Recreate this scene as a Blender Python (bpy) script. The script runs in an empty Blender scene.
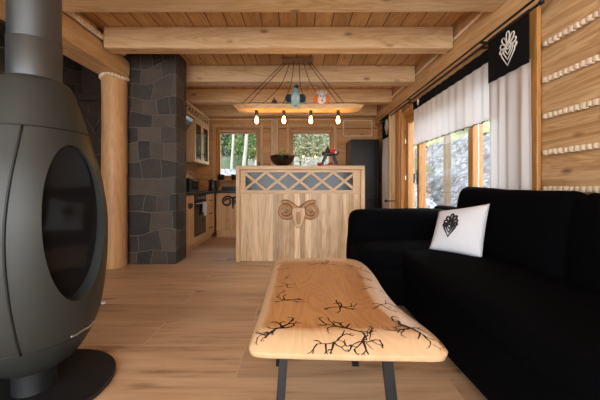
import bpy, bmesh, math, random
from mathutils import Vector, Matrix, noise
from mathutils.bvhtree import BVHTree

R = math.radians
PI = math.pi
random.seed(7)
scene = bpy.context.scene
COL = scene.collection

# ------------------------------------------------------------------ camera
F = 300.0
cam_d = bpy.data.cameras.new('camera')
cam = bpy.data.objects.new('camera', cam_d)
COL.objects.link(cam)
cam.location = (0, 0, 1.0)
cam.rotation_euler = (R(90), 0, 0)
cam_d.sensor_fit = 'HORIZONTAL'
cam_d.sensor_width = 36.0
cam_d.lens = 36.0 * F / 600.0
cam_d.shift_x = 3 / 600.0
cam_d.shift_y = -14 / 600.0
cam_d.clip_start = 0.02
cam_d.clip_end = 300
scene.camera = cam

# ------------------------------------------------------------------ sky
world = bpy.data.worlds.new('sky')
scene.world = world
world.use_nodes = True
wn = world.node_tree
for n in list(wn.nodes):
    wn.nodes.remove(n)
w_out = wn.nodes.new('ShaderNodeOutputWorld')
w_bg = wn.nodes.new('ShaderNodeBackground')
w_tc = wn.nodes.new('ShaderNodeTexCoord')
w_sep = wn.nodes.new('ShaderNodeSeparateXYZ')
w_ramp = wn.nodes.new('ShaderNodeValToRGB')
w_ramp.color_ramp.elements[0].position = 0.0
w_ramp.color_ramp.elements[0].color = (0.98, 0.975, 0.965, 1)
w_ramp.color_ramp.elements[1].position = 0.8
w_ramp.color_ramp.elements[1].color = (0.84, 0.92, 1.0, 1)
wn.links.new(w_tc.outputs['Generated'], w_sep.inputs[0])
wn.links.new(w_sep.outputs['Z'], w_ramp.inputs[0])
wn.links.new(w_ramp.outputs[0], w_bg.inputs['Color'])
w_bg.inputs['Strength'].default_value = 1.0
wn.links.new(w_bg.outputs[0], w_out.inputs[0])


def portal(name, loc, rot, sx, sy):
    d = bpy.data.lights.new(name, 'AREA')
    d.shape = 'RECTANGLE'
    d.size, d.size_y = sx, sy
    d.cycles.is_portal = True
    o = bpy.data.objects.new(name, d)
    COL.objects.link(o)
    o.location, o.rotation_euler = loc, rot
    return o


# portals only guide the sky light in through the real openings
portal('daylight_portal_door', (1.97, 3.68, 1.15), (0, R(90), 0), 2.1, 2.6)
portal('daylight_portal_gable', (-0.6, -2.36, 1.35), (R(90), 0, 0), 4.5, 2.45)
portal('daylight_portal_kitchen', (-1.29, 6.85, 1.68), (R(-90), 0, 0), 0.9, 0.95)
portal('daylight_portal_kitchen', (0.31, 6.85, 1.68), (R(-90), 0, 0), 0.85, 0.95)

# ------------------------------------------------------------------ exposure
scene.view_settings.view_transform = 'Standard'
scene.view_settings.look = 'None'
scene.view_settings.gamma = 1.0
scene.view_settings.use_curve_mapping = False
scene.view_settings.exposure = 3.05
scene.cycles.use_denoising = True
scene.cycles.max_bounces = 10
scene.cycles.diffuse_bounces = 6
scene.cycles.sample_clamp_indirect = 6.0


# ------------------------------------------------------------------ helpers
def px(x, y, Y):
    """point at depth Y seen at photo pixel x, y"""
    return Vector(((x - 297) / F * Y, Y, 1.0 + (186 - y) / F * Y))


class MB:
    def __init__(self):
        self.v, self.f, self.m = [], [], []

    def add(self, vs, fs, m=0):
        o = len(self.v)
        self.v += [tuple(p) for p in vs]
        self.f += [tuple(i + o for i in f) for f in fs]
        self.m += [m] * len(fs)

    def box(self, x0, x1, y0, y1, z0, z1, m=0, M=None):
        vs = [Vector((x, y, z)) for z in (z0, z1) for y in (y0, y1) for x in (x0, x1)]
        if M:
            vs = [M @ p for p in vs]
        self.add(vs, [(0, 2, 3, 1), (4, 5, 7, 6), (0, 1, 5, 4), (2, 6, 7, 3), (0, 4, 6, 2), (1, 3, 7, 5)], m)

    def tube(self, pts, r, n=8, m=0, closed=False, flat=None):
        pts = [Vector(p) for p in pts]
        rs = r if isinstance(r, (list, tuple)) else [r] * len(pts)
        N = len(pts)
        up = None
        rings = []
        for i, p in enumerate(pts):
            if closed:
                t = pts[(i + 1) % N] - pts[i - 1]
            else:
                t = pts[min(i + 1, N - 1)] - pts[max(i - 1, 0)]
            if t.length < 1e-9:
                t = Vector((0, 0, 1))
            t.normalize()
            if up is None:
                up = Vector((0, 0, 1)) if abs(t.z) < 0.9 else Vector((1, 0, 0))
            a = up - t * up.dot(t)
            if a.length < 1e-6:
                a = t.orthogonal()
            a.normalize()
            up = a
            b = t.cross(a)
            rings.append([p + (a * math.cos(2 * PI * k / n) + b * math.sin(2 * PI * k / n)) * rs[i] for k in range(n)])
        vs = [q for ring in rings for q in ring]
        fs = []
        for i in range(N if closed else N - 1):
            j = (i + 1) % N
            for k in range(n):
                l = (k + 1) % n
                fs.append((i * n + k, i * n + l, j * n + l, j * n + k))
        if not closed:
            fs.append(tuple(range(n))[::-1])
            fs.append(tuple((N - 1) * n + k for k in range(n)))
        self.add(vs, fs, m)

    def lathe(self, prof, c=(0, 0, 0), n=32, m=0, M=None):
        c = Vector(c)
        vs, fs = [], []
        for (r, z) in prof:
            for k in range(n):
                a = 2 * PI * k / n
                p = Vector((r * math.cos(a), r * math.sin(a), z))
                vs.append((M @ p if M else p) + c)
        N = len(prof)
        for i in range(N - 1):
            for k in range(n):
                l = (k + 1) % n
                fs.append((i * n + k, i * n + l, (i + 1) * n + l, (i + 1) * n + k))
        if prof[0][0] > 1e-4:
            fs.append(tuple(range(n))[::-1])
        if prof[-1][0] > 1e-4:
            fs.append(tuple((N - 1) * n + k for k in range(n)))
        self.add(vs, fs, m)

    def ell(self, c, r, n=12, m=0, M=None):
        prof = [(max(math.sin(PI * i / (n // 2 + 2)), 1e-5), -math.cos(PI * i / (n // 2 + 2))) for i in range(n // 2 + 3)]
        S = Matrix.Diagonal(Vector(r)).to_3x3()
        self.lathe(prof, c, n, m, (M @ S) if M else S)

    def prism(self, poly, axis, a0, a1, m=0):
        """poly of 2D points; axis 0: (y,z) swept along x, 1: (x,z) along y, 2: (x,y) along z"""
        def P(q, a):
            return [(a, q[0], q[1]), (q[0], a, q[1]), (q[0], q[1], a)][axis]
        n = len(poly)
        vs = [P(q, a0) for q in poly] + [P(q, a1) for q in poly]
        fs = [tuple(range(n))[::-1], tuple(range(n, 2 * n))]
        fs += [(i, (i + 1) % n, n + (i + 1) % n, n + i) for i in range(n)]
        self.add(vs, fs, m)

    def rbox(self, c, h, r, n=8, puff=(0, 0, 0), m=0, M=None, wob=0.0):
        """soft cushion: a box with round edges and swollen faces"""
        c = Vector(c)
        for ax in range(3):
            for sg in (-1, 1):
                u_, v_ = (ax + 1) % 3, (ax + 2) % 3
                vs, fs = [], []
                for i in range(n + 1):
                    for j in range(n + 1):
                        # denser near the edges
                        fu = math.sin((i / n - .5) * PI) if True else 0
                        fv = math.sin((j / n - .5) * PI)
                        p = Vector((0, 0, 0))
                        p[ax], p[u_], p[v_] = sg * h[ax], fu * h[u_], fv * h[v_]
                        inn = Vector([max(-(h[k] - r), min(h[k] - r, p[k])) for k in range(3)])
                        d = p - inn
                        if d.length > 1e-9:
                            d.normalize()
                        q = inn + d * r
                        for k in range(3):
                            a, b = (k + 1) % 3, (k + 2) % 3
                            w = max(0, 1 - (q[a] / h[a]) ** 2) * max(0, 1 - (q[b] / h[b]) ** 2)
                            q[k] += puff[k] * w * (q[k] / h[k])
                        if wob:
                            q += d * wob * noise.noise((q + c) * 5)
                        vs.append((M @ q if M else q) + c)
                for i in range(n):
                    for j in range(n):
                        a = i * (n + 1) + j
                        f = (a, a + n + 1, a + n + 2, a + 1)
                        fs.append(f if sg > 0 else f[::-1])
                self.add(vs, fs, m)

    def build(self, name, mats, parent=None, smooth=False, bevel=0, weld=0, segs=2):
        if not isinstance(mats, (list, tuple)):
            mats = [mats]
        off = parent_origin(parent)
        me = bpy.data.meshes.new(name)
        me.from_pydata([tuple(Vector(p) - off) for p in self.v], [], self.f)
        for mt in mats:
            me.materials.append(mt)
        for p, mi in zip(me.polygons, self.m):
            p.material_index = mi
            p.use_smooth = bool(smooth)
        bm = bmesh.new()
        bm.from_mesh(me)
        if weld:
            bmesh.ops.remove_doubles(bm, verts=bm.verts, dist=weld)
        bmesh.ops.recalc_face_normals(bm, faces=bm.faces)
        bm.to_mesh(me)
        bm.free()
        if smooth == 'auto':
            me.set_sharp_from_angle(angle=R(38))
        o = bpy.data.objects.new(name, me)
        COL.objects.link(o)
        if parent:
            o.parent = parent
        if bevel:
            md = o.modifiers.new('edge', 'BEVEL')
            md.width = bevel
            md.segments = segs
            md.limit_method = 'ANGLE'
            md.angle_limit = R(40)
            for p in me.polygons:
                p.use_smooth = True
            me.set_sharp_from_angle(angle=R(38))
            md.harden_normals = True
        me.update()
        return o


def parent_origin(p):
    off = Vector((0, 0, 0))
    while p is not None:
        off += Vector(p.location)
        p = p.parent
    return off


def thing(name, loc, label, cat, group=None, kind=None):
    o = bpy.data.objects.new(name, None)
    o.empty_display_size = 0.05
    COL.objects.link(o)
    o.location = loc
    return tag(o, label, cat, group, kind)


def tag(o, label, cat, group=None, kind=None):
    if label:
        o['label'] = label
    if cat:
        o['category'] = cat
    if group:
        o['group'] = group
    if kind:
        o['kind'] = kind
    return o


def struct(o, label=None):
    o['kind'] = 'structure'
    if label:
        o['label'] = label
        o['category'] = {'wall': 'wall'}.get(o.name.split('_')[0], o.name.split('.')[0].split('_')[-1])
        if o['category'].isdigit():
            o['category'] = o.name.split('_')[0]
    return o


def copy_tree(o, parent=None):
    c = o.copy()
    COL.objects.link(c)
    if parent:
        c.parent = parent
    for ch in list(o.children):
        copy_tree(ch, c)
    return c


# ------------------------------------------------------------------ materials
class NT:
    def __init__(self, name):
        self.mat = bpy.data.materials.new(name)
        self.mat.use_nodes = True
        self.t = self.mat.node_tree
        for n in list(self.t.nodes):
            self.t.nodes.remove(n)
        self.out = self.t.nodes.new('ShaderNodeOutputMaterial')

    def n(self, typ, **kw):
        nd = self.t.nodes.new(typ)
        for k, v in kw.items():
            setattr(nd, k, v)
        return nd

    def set(self, sock, v):
        if isinstance(v, bpy.types.NodeSocket):
            self.t.links.new(v, sock)
        else:
            if isinstance(v, tuple) and len(v) == 3 and sock.type == 'RGBA':
                v = v + (1,)
            sock.default_value = v

    def math(self, op, a, b=None, c=None, clamp=False):
        nd = self.n('ShaderNodeMath', operation=op, use_clamp=clamp)
        for i, v in enumerate((a, b, c)):
            if v is not None:
                self.set(nd.inputs[i], v)
        return nd.outputs[0]

    def mix(self, fac, a, b, blend='MIX'):
        nd = self.n('ShaderNodeMix', data_type='RGBA', blend_type=blend)
        self.set(nd.inputs[0], fac)
        self.set(nd.inputs[6], a)
        self.set(nd.inputs[7], b)
        return nd.outputs[2]

    def coords(self, scale=(1, 1, 1), kind='Object', loc=(0, 0, 0)):
        tc = self.n('ShaderNodeTexCoord')
        mp = self.n('ShaderNodeMapping')
        mp.inputs['Scale'].default_value = scale
        mp.inputs['Location'].default_value = loc
        self.t.links.new(tc.outputs[kind], mp.inputs[0])
        return mp.outputs[0]

    def noise(self, vec, scale, detail=3, rough=.5, dist=0.0):
        nd = self.n('ShaderNodeTexNoise')
        self.set(nd.inputs['Vector'], vec)
        nd.inputs['Scale'].default_value = scale
        nd.inputs['Detail'].default_value = detail
        nd.inputs['Roughness'].default_value = rough
        nd.inputs['Distortion'].default_value = dist
        return nd.outputs[0]

    def ramp(self, fac, stops):
        nd = self.n('ShaderNodeValToRGB')
        cr = nd.color_ramp
        while len(cr.elements) < len(stops):
            cr.elements.new(0.5)
        for e, (p, c) in zip(cr.elements, stops):
            e.position = p
            e.color = tuple(c) + (1,) if len(c) == 3 else c
        self.set(nd.inputs[0], fac)
        return nd.outputs[0]

    def step(self, v, lo, hi):
        nd = self.n('ShaderNodeMapRange', clamp=True)
        self.set(nd.inputs[0], v)
        nd.inputs[1].default_value = lo
        nd.inputs[2].default_value = hi
        return nd.outputs[0]

    def bsdf(self, color, rough=.5, metal=0.0, spec=None, bump=None, bdist=.002, bstr=.5, coat=0, coat_rough=.1, sheen=0, emit=None, estr=0, trans=0):
        b = self.n('ShaderNodeBsdfPrincipled')
        self.set(b.inputs['Base Color'], color)
        self.set(b.inputs['Roughness'], rough)
        self.set(b.inputs['Metallic'], metal)
        if spec is not None:
            b.inputs['Specular IOR Level'].default_value = spec
        if coat:
            b.inputs['Coat Weight'].default_value = coat
            b.inputs['Coat Roughness'].default_value = coat_rough
        if sheen:
            b.inputs['Sheen Weight'].default_value = sheen
            b.inputs['Sheen Roughness'].default_value = .4
        if emit:
            b.inputs['Emission Color'].default_value = emit + (1,)
            b.inputs['Emission Strength'].default_value = estr
        if bump is not None:
            bp = self.n('ShaderNodeBump')
            self.set(bp.inputs['Height'], bump)
            bp.inputs['Distance'].default_value = bdist
            bp.inputs['Strength'].default_value = bstr
            self.t.links.new(bp.outputs[0], b.inputs['Normal'])
        return b

    def done(self, b):
        self.t.links.new(b.outputs[0], self.out.inputs[0])
        return self.mat


def plain(name, color, rough=.5, metal=0.0, var=.06, scale=25, **kw):
    t = NT(name)
    v = t.noise(t.coords(), scale, 3)
    c = t.mix(v, tuple(x * (1 - var) for x in color), tuple(min(1, x * (1 + var)) for x in color))
    return t.done(t.bsdf(c, rough, metal, bump=v, bdist=.0006, bstr=.25, **kw))


def wood(name, light, dark, axis=0, rough=.5, knots=.5, cell=None, cell_axis=0, cell_var=.25, groove=0, cell_off=0.0, grain=1.0, coat=0, island=False, seed=0.0):
    """axis: grain direction; cell: width of the boards counted along cell_axis"""
    light = (light[0] * .97, light[1] * 1.01, light[2] * 1.01)
    dark = (dark[0] * .97, dark[1] * 1.02, dark[2] * 1.02)
    t = NT(name)
    tc = t.n('ShaderNodeTexCoord')
    base = tc.outputs['Object']
    sep = t.n('ShaderNodeSeparateXYZ')
    t.t.links.new(base, sep.inputs[0])
    vec = base
    cellrand = None
    gl = None
    if cell:
        q = t.math('DIVIDE', t.math('ADD', sep.outputs[cell_axis], cell_off), cell)
        fl = t.math('FLOOR', q)
        fr = t.math('SUBTRACT', q, fl)
        wnz = t.n('ShaderNodeTexWhiteNoise', noise_dimensions='1D')
        t.set(wnz.inputs['W'], t.math('ADD', fl, 17.3 + seed))
        cellrand = wnz.outputs['Value']
        cmb = t.n('ShaderNodeCombineXYZ')
        shift = t.math('MULTIPLY', cellrand, 37.0)
        for k in range(3):
            t.set(cmb.inputs[k], shift)
        add = t.n('ShaderNodeVectorMath', operation='ADD')
        t.set(add.inputs[0], base)
        t.set(add.inputs[1], cmb.outputs[0])
        vec = add.outputs[0]
        edge = t.math('MINIMUM', fr, t.math('SUBTRACT', 1.0, fr))
        gl = t.step(edge, 0.015, .05)
    else:
        oi = t.n('ShaderNodeObjectInfo')
        add = t.n('ShaderNodeVectorMath', operation='ADD')
        cmb = t.n('ShaderNodeCombineXYZ')
        for k in range(3):
            t.set(cmb.inputs[k], t.math('MULTIPLY', oi.outputs['Random'], 31.0))
        t.set(add.inputs[0], base)
        t.set(add.inputs[1], cmb.outputs[0])
        vec = add.outputs[0]

    def mapped(sc):
        mp = t.n('ShaderNodeMapping')
        mp.inputs['Scale'].default_value = sc
        t.set(mp.inputs[0], vec)
        return mp.outputs[0]
    s1 = [5.5 * grain] * 3
    s1[axis] = .55 * grain
    s2 = [60 * grain] * 3
    s2[axis] = 1.6 * grain
    n1 = t.noise(mapped(s1), 1.0, 4, .55, 1.1)
    # ring lines: repeated bands through the broad noise
    rings = t.math('ABSOLUTE', t.math('SUBTRACT', t.math('FRACT', t.math('MULTIPLY', n1, 9.0)), .5))
    n2 = t.noise(mapped(s2), 1.0, 2, .6)
    fac = t.math('ADD', t.math('MULTIPLY', n1, .75), t.math('ADD', t.math('MULTIPLY', rings, .5), t.math('MULTIPLY', t.math('SUBTRACT', n2, .5), .45)))
    col = t.ramp(fac, [(.28, dark), (.66, light)])
    if cellrand is not None:
        dk = tuple(x * (1 - cell_var) for x in (1, 1, 1))
        col = t.mix(1.0, col, t.ramp(cellrand, [(0, (1 - cell_var, (1 - cell_var) * .94, (1 - cell_var) * .86)), (1, (1 + cell_var * .35,) * 3)]), 'MULTIPLY')
    if knots:
        s3 = [6.0] * 3
        s3[axis] = 2.6
        vo = t.n('ShaderNodeTexVoronoi')
        t.set(vo.inputs['Vector'], mapped(s3))
        vo.inputs['Scale'].default_value = 1.0
        kn = t.math('SUBTRACT', 1.0, t.step(vo.outputs['Distance'], .06, .17))
        col = t.mix(t.math('MULTIPLY', kn, knots), col, (.16, .07, .03))
    hgt = t.math('MULTIPLY', fac, .5)
    if gl is not None and groove:
        col = t.mix(t.math('MULTIPLY', t.math('SUBTRACT', 1.0, gl), groove), col, tuple(x * .25 for x in dark))
        hgt = t.math('ADD', hgt, gl)
    return t.done(t.bsdf(col, rough, bump=hgt, bdist=.002, bstr=.35, coat=coat, coat_rough=.25))


PINE_L, PINE_D = (.72, .49, .28), (.52, .29, .12)
M_beam = wood('pine_beam', (.73, .50, .29), (.55, .32, .15), 0, .55, .8)
M_beam_y = wood('pine_log_along', (.68, .43, .22), (.50, .27, .11), 1, .5, .8)
M_boards = wood('pine_ceiling_boards', (.70, .42, .19), (.50, .25, .085), 1, .5, .5, cell=.187, cell_axis=0, cell_var=.16, groove=1.0)
M_logwall_y = wood('pine_log_wall', (.70, .47, .26), (.40, .20, .08), 1, .5, .95, cell=.257, cell_axis=2, cell_var=.14, seed=4, cell_off=.051)
M_logwall_x = wood('pine_far_wall', (.66, .36, .145), (.47, .23, .08), 0, .5, .7, cell=.257, cell_axis=2, cell_var=.10, cell_off=.051)
M_reflection_post = wood('reflection_post_wood', (.20, .15, .10), (.13, .09, .06), 2, .7, .3)
M_column = wood('pine_column', (.62, .36, .17), (.46, .24, .10), 2, .5, .9)
M_frame = wood('window_frame_wood', (.54, .26, .075), (.38, .16, .04), 2, .4, .3)
M_frame_pale = wood('pale_frame_wood', (.66, .43, .22), (.50, .29, .13), 2, .45, 0)
M_panel = wood('ash_panel', (.86, .64, .42), (.58, .35, .18), 2, .42, .1, cell=.072, cell_axis=0, cell_var=.38, seed=2)
M_panel_x = wood('ash_rail', (.72, .49, .29), (.58, .36, .19), 0, .42, 0)
M_panel_z = wood('ash_stile', (.72, .49, .29), (.58, .36, .19), 2, .42, 0)
M_carve = wood('carved_wood', (.50, .27, .13), (.34, .17, .07), 2, .4, 0)
M_cabinet = wood('cabinet_wood', (.70, .44, .23), (.54, .30, .13), 2, .45, .3)
M_cabinet_pale = wood('cabinet_pale_wood', (.78, .58, .37), (.66, .45, .25), 2, .45, 0)
M_lampboard = wood('lamp_board_wood', (.72, .44, .20), (.52, .27, .10), 0, .45, .5)
M_darkdoor = wood('dark_stained_wood', (.030, .015, .010), (.016, .008, .005), 2, .5, 0)
M_antler = wood('dark_antler_wood', (.055, .030, .020), (.035, .018, .011), 2, .5, 0)
M_bead = plain('pale_rope', (.78, .66, .50), .75, var=.12, scale=60)


def floor_mat():
    t = NT('oak_floor_tiles')
    tc = t.n('ShaderNodeTexCoord')
    br = t.n('ShaderNodeTexBrick')
    br.offset = .37
    br.offset_frequency = 2
    br.inputs['Scale'].default_value = 1.0
    br.inputs['Brick Width'].default_value = 1.75
    br.inputs['Row Height'].default_value = .328
    br.inputs['Mortar Size'].default_value = .0034
    br.inputs['Mortar Smooth'].default_value = .2
    br.inputs['Color1'].default_value = (0, 0, 0, 1)
    br.inputs['Color2'].default_value = (1, 1, 1, 1)
    br.inputs['Mortar'].default_value = (.5, .5, .5, 1)
    mp = t.n('ShaderNodeMapping')
    mp.inputs['Location'].default_value = (.32, .078, 0)
    t.t.links.new(tc.outputs['Object'], mp.inputs[0])
    t.t.links.new(mp.outputs[0], br.inputs['Vector'])
    rnd = br.outputs['Color']
    sc = t.n('ShaderNodeVectorMath', operation='SCALE')
    t.set(sc.inputs[0], rnd)
    sc.inputs['Scale'].default_value = 23.0
    ad = t.n('ShaderNodeVectorMath', operation='ADD')
    t.set(ad.inputs[0], tc.outputs['Object'])
    t.set(ad.inputs[1], sc.outputs[0])

    def mapped(s):
        m = t.n('ShaderNodeMapping')
        m.inputs['Scale'].default_value = s
        t.set(m.inputs[0], ad.outputs[0])
        return m.outputs[0]
    n1 = t.noise(mapped((.9, 7, 1)), 1.0, 5, .6, .8)
    n2 = t.noise(mapped((2.2, 55, 1)), 1.0, 3, .6, .3)
    fac = t.math('ADD', t.math('MULTIPLY', n1, .75), t.math('MULTIPLY', n2, .3))
    col = t.ramp(fac, [(.32, (.20, .120, .066)), (.46, (.49, .325, .195)), (.70, (.64, .46, .30))])
    vo = t.n('ShaderNodeTexVoronoi')
    t.set(vo.inputs['Vector'], mapped((1.5, 5.0, 1)))
    vo.inputs['Scale'].default_value = 1.0
    kn = t.math('SUBTRACT', 1.0, t.step(vo.outputs['Distance'], .03, .16))
    col = t.mix(t.math('MULTIPLY', kn, .75), col, (.13, .07, .035))
    bw = t.n('ShaderNodeRGBToBW')
    t.set(bw.inputs[0], rnd)
    col = t.mix(1.0, col, t.ramp(bw.outputs[0], [(0, (.86, .84, .82)), (1, (1.08, 1.06, 1.04))]), 'MULTIPLY')
    col = t.mix(t.math('MULTIPLY', br.outputs['Fac'], .55), col, (.66, .52, .37))
    return t.done(t.bsdf(col, t.math('ADD', .36, t.math('MULTIPLY', n1, .12)), bump=t.math('SUBTRACT', t.math('MULTIPLY', fac, .3), br.outputs['Fac']), bdist=.0015, bstr=.4))


def stone_mat():
    t = NT('dark_flagstone')
    tc = t.n('ShaderNodeTexCoord')
    sep = t.n('ShaderNodeSeparateXYZ')
    t.t.links.new(tc.outputs['Object'], sep.inputs[0])
    u = t.math('ADD', sep.outputs[0], sep.outputs[1])
    cm = t.n('ShaderNodeCombineXYZ')
    t.set(cm.inputs[0], u)
    t.set(cm.inputs[1], sep.outputs[2])
    ns = t.n('ShaderNodeTexNoise')
    t.set(ns.inputs['Vector'], cm.outputs[0])
    ns.inputs['Scale'].default_value = 1.5
    ns.inputs['Detail'].default_value = 1.0
    sub = t.n('ShaderNodeVectorMath', operation='SUBTRACT')
    t.set(sub.inputs[0], ns.outputs['Color'])
    sub.inputs[1].default_value = (.5, .5, .5)
    scl = t.n('ShaderNodeVectorMath', operation='SCALE')
    t.set(scl.inputs[0], sub.outputs[0])
    scl.inputs['Scale'].default_value = .34
    add = t.n('ShaderNodeVectorMath', operation='ADD')
    t.set(add.inputs[0], cm.outputs[0])
    t.set(add.inputs[1], scl.outputs[0])
    br = t.n('ShaderNodeTexBrick')
    br.offset = .42
    br.squash = .62
    br.squash_frequency = 3
    t.set(br.inputs['Vector'], add.outputs[0])
    br.inputs['Scale'].default_value = 1.0
    br.inputs['Brick Width'].default_value = .30
    br.inputs['Row Height'].default_value = .215
    br.inputs['Mortar Size'].default_value = .006
    br.inputs['Mortar Smooth'].default_value = .6
    br.inputs['Color1'].default_value = (0, 0, 0, 1)
    br.inputs['Color2'].default_value = (1, 1, 1, 1)
    bw = t.n('ShaderNodeRGBToBW')
    t.set(bw.inputs[0], br.outputs['Color'])
    n1 = t.noise(tc.outputs['Object'], 9, 6, .65)
    n2 = t.noise(tc.outputs['Object'], 40, 4, .6)
    base = t.ramp(t.math('ADD', t.math('MULTIPLY', bw.outputs[0], .6), t.math('MULTIPLY', n1, .5)), [(.2, (.012, .0125, .0135)), (.55, (.032, .030, .028)), (.9, (.100, .078, .062))])
    base = t.mix(t.step(n2, .55, .75), base, (.062, .060, .058))
    col = t.mix(br.outputs['Fac'], base, (.17, .14, .115))
    h = t.math('ADD', t.math('MULTIPLY', t.math('SUBTRACT', 1.0, br.outputs['Fac']), .8), t.math('ADD', t.math('MULTIPLY', n1, .8), t.math('MULTIPLY', n2, .3)))
    return t.done(t.bsdf(col, .55, bump=h, bdist=.012, bstr=.6))


def glass_mat(name='clear_glass', tint=(1, 1, 1), refl=1.0):
    t = NT(name)
    tr = t.n('ShaderNodeBsdfTransparent')
    t.set(tr.inputs[0], tint)
    gl = t.n('ShaderNodeBsdfGlossy')
    gl.inputs['Roughness'].default_value = .01
    fr = t.n('ShaderNodeFresnel')
    geo = t.n('ShaderNodeNewGeometry')
    # leaving the pane uses the inverse index, so the back face does not mirror at grazing angles
    t.set(fr.inputs[0], t.math('ADD', t.math('MULTIPLY', geo.outputs['Backfacing'], 1 / 1.45 - 1.45), 1.45))
    mx = t.n('ShaderNodeMixShader')
    t.set(mx.inputs[0], t.math('MULTIPLY', fr.outputs[0], refl, clamp=True))
    t.t.links.new(tr.outputs[0], mx.inputs[1])
    t.t.links.new(gl.outputs[0], mx.inputs[2])
    return t.done(mx)


def cloth_mat(name, color, trans=.45, clear=0.0, weave=300):
    t = NT(name)
    v = t.noise(t.coords((1, 1, .6)), weave, 2)
    c = t.mix(v, tuple(x * .93 for x in color), color)
    df = t.bsdf(c, .85, spec=.2, bump=v, bdist=.0004, bstr=.2)
    tl = t.n('ShaderNodeBsdfTranslucent')
    t.set(tl.inputs[0], c)
    mx = t.n('ShaderNodeMixShader')
    mx.inputs[0].default_value = trans
    t.t.links.new(df.outputs[0], mx.inputs[1])
    t.t.links.new(tl.outputs[0], mx.inputs[2])
    if clear:
        tp = t.n('ShaderNodeBsdfTransparent')
        m2 = t.n('ShaderNodeMixShader')
        m2.inputs[0].default_value = clear
        t.t.links.new(mx.outputs[0], m2.inputs[1])
        t.t.links.new(tp.outputs[0], m2.inputs[2])
        mx = m2
    return t.done(mx)


def rubble_mat(sc=6.5, g=1.0):
    t = NT('rubble_stones')
    vec = t.coords()
    vo = t.n('ShaderNodeTexVoronoi')
    t.set(vo.inputs['Vector'], vec)
    vo.inputs['Scale'].default_value = sc
    ve = t.n('ShaderNodeTexVoronoi', feature='DISTANCE_TO_EDGE')
    t.set(ve.inputs['Vector'], vec)
    ve.inputs['Scale'].default_value = sc
    bw = t.n('ShaderNodeRGBToBW')
    t.set(bw.inputs[0], vo.outputs['Color'])
    n1 = t.noise(vec, 7, 5, .65)
    f = t.math('ADD', t.math('MULTIPLY', bw.outputs[0], .6), t.math('MULTIPLY', n1, .5))
    c = t.ramp(f, [(.25, (.06 * g, .064 * g, .072 * g)), (.5, (.125 * g, .132 * g, .142 * g)), (.8, (.30 * g, .31 * g, .32 * g))])
    c = t.mix(t.step(ve.outputs['Distance'], .10, .0), c, (.045, .048, .05))
    return t.done(t.bsdf(c, .9, bump=t.math('ADD', ve.outputs['Distance'], t.math('MULTIPLY', n1, .3)), bdist=.10, bstr=.8))


def grass_mat():
    t = NT('dry_grass')
    vec = t.coords()
    n1 = t.noise(vec, .7, 5, .7)
    n2 = t.noise(vec, 9, 4, .7)
    f = t.math('ADD', t.math('MULTIPLY', n1, .6), t.math('MULTIPLY', n2, .45))
    c = t.ramp(f, [(.35, (.05, .07, .02)), (.52, (.13, .14, .045)), (.7, (.25, .24, .11))])
    return t.done(t.bsdf(c, .95, bump=n2, bdist=.1, bstr=.6))


def leaf_mat(name, a, b):
    t = NT(name)
    oi = t.n('ShaderNodeNewGeometry')
    c = t.mix(oi.outputs['Random Per Island'], a, b)
    df = t.bsdf(c, .6)
    tl = t.n('ShaderNodeBsdfTranslucent')
    t.set(tl.inputs[0], c)
    mx = t.n('ShaderNodeMixShader')
    mx.inputs[0].default_value = .35
    t.t.links.new(df.outputs[0], mx.inputs[1])
    t.t.links.new(tl.outputs[0], mx.inputs[2])
    return t.done(mx)


def table_mat():
    """slab of ash seen from above: heartwood in the middle, pale sapwood at the live edges"""
    t = NT('live_edge_wood')
    tc = t.n('ShaderNodeTexCoord')
    at = t.n('ShaderNodeAttribute', attribute_name='edge')
    m1 = t.n('ShaderNodeMapping')
    m1.inputs['Scale'].default_value = (4.0, .9, 2.0)
    t.t.links.new(tc.outputs['Object'], m1.inputs[0])
    n1 = t.noise(m1.outputs[0], 1.0, 2, .45, .5)
    rings = t.math('ABSOLUTE', t.math('SUBTRACT', t.math('FRACT', t.math('MULTIPLY', n1, 26.0)), .5))
    m2 = t.n('ShaderNodeMapping')
    m2.inputs['Scale'].default_value = (120, 6, 40)
    t.t.links.new(tc.outputs['Object'], m2.inputs[0])
    n2 = t.noise(m2.outputs[0], 1.0, 2)
    f = t.math('ADD', t.math('MULTIPLY', n1, .55), t.math('ADD', t.math('MULTIPLY', rings, .35), t.math('MULTIPLY', n2, .2)))
    heart = t.ramp(f, [(.25, (.38, .17, .058)), (.75, (.60, .31, .125))])
    sap = t.ramp(f, [(.25, (.66, .44, .24)), (.75, (.78, .57, .36))])
    wob = t.math('ADD', at.outputs['Fac'], t.math('MULTIPLY', t.math('SUBTRACT', t.noise(tc.outputs['Object'], 5, 2), .5), .35))
    col = t.mix(t.step(wob, .35, .60), heart, sap)
    return t.done(t.bsdf(col, .36, bump=rings, bdist=.0004, bstr=.2, coat=.25, coat_rough=.22))


M_floor = floor_mat()
M_stone = stone_mat()
M_glass = glass_mat()
M_darkglass = plain('dark_glass', (.010, .010, .011), .05, var=.02, spec=.22)
M_blueglass = plain('glass_reflected_blue', (.032, .055, .068), .12, var=.05, spec=.30)  # blue of reflected window light put into the base colour
M_steel = plain('black_steel', (.016, .017, .018), .45, .4)
M_stove = plain('stove_grey_steel', (.026, .032, .032), .45, .12, var=.10, scale=180)
M_flue = plain('flue_steel', (.105, .125, .140), .40, .8, var=.06, scale=120)
M_stovebase = plain('stove_base_steel', (.012, .014, .016), .5, .3)
M_chrome = plain('brushed_steel', (.55, .55, .56), .28, 1.0)
M_brass = plain('dark_iron', (.05, .045, .04), .45, .8)
M_sofa = plain('black_velvet', (.0016, .0018, .0026), .95, var=.3, scale=8, spec=.04)
M_white = cloth_mat('white_curtain', (.87, .87, .88), .48)
M_sheer = cloth_mat('white_valance', (.86, .86, .87), .5, .06)
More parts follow.
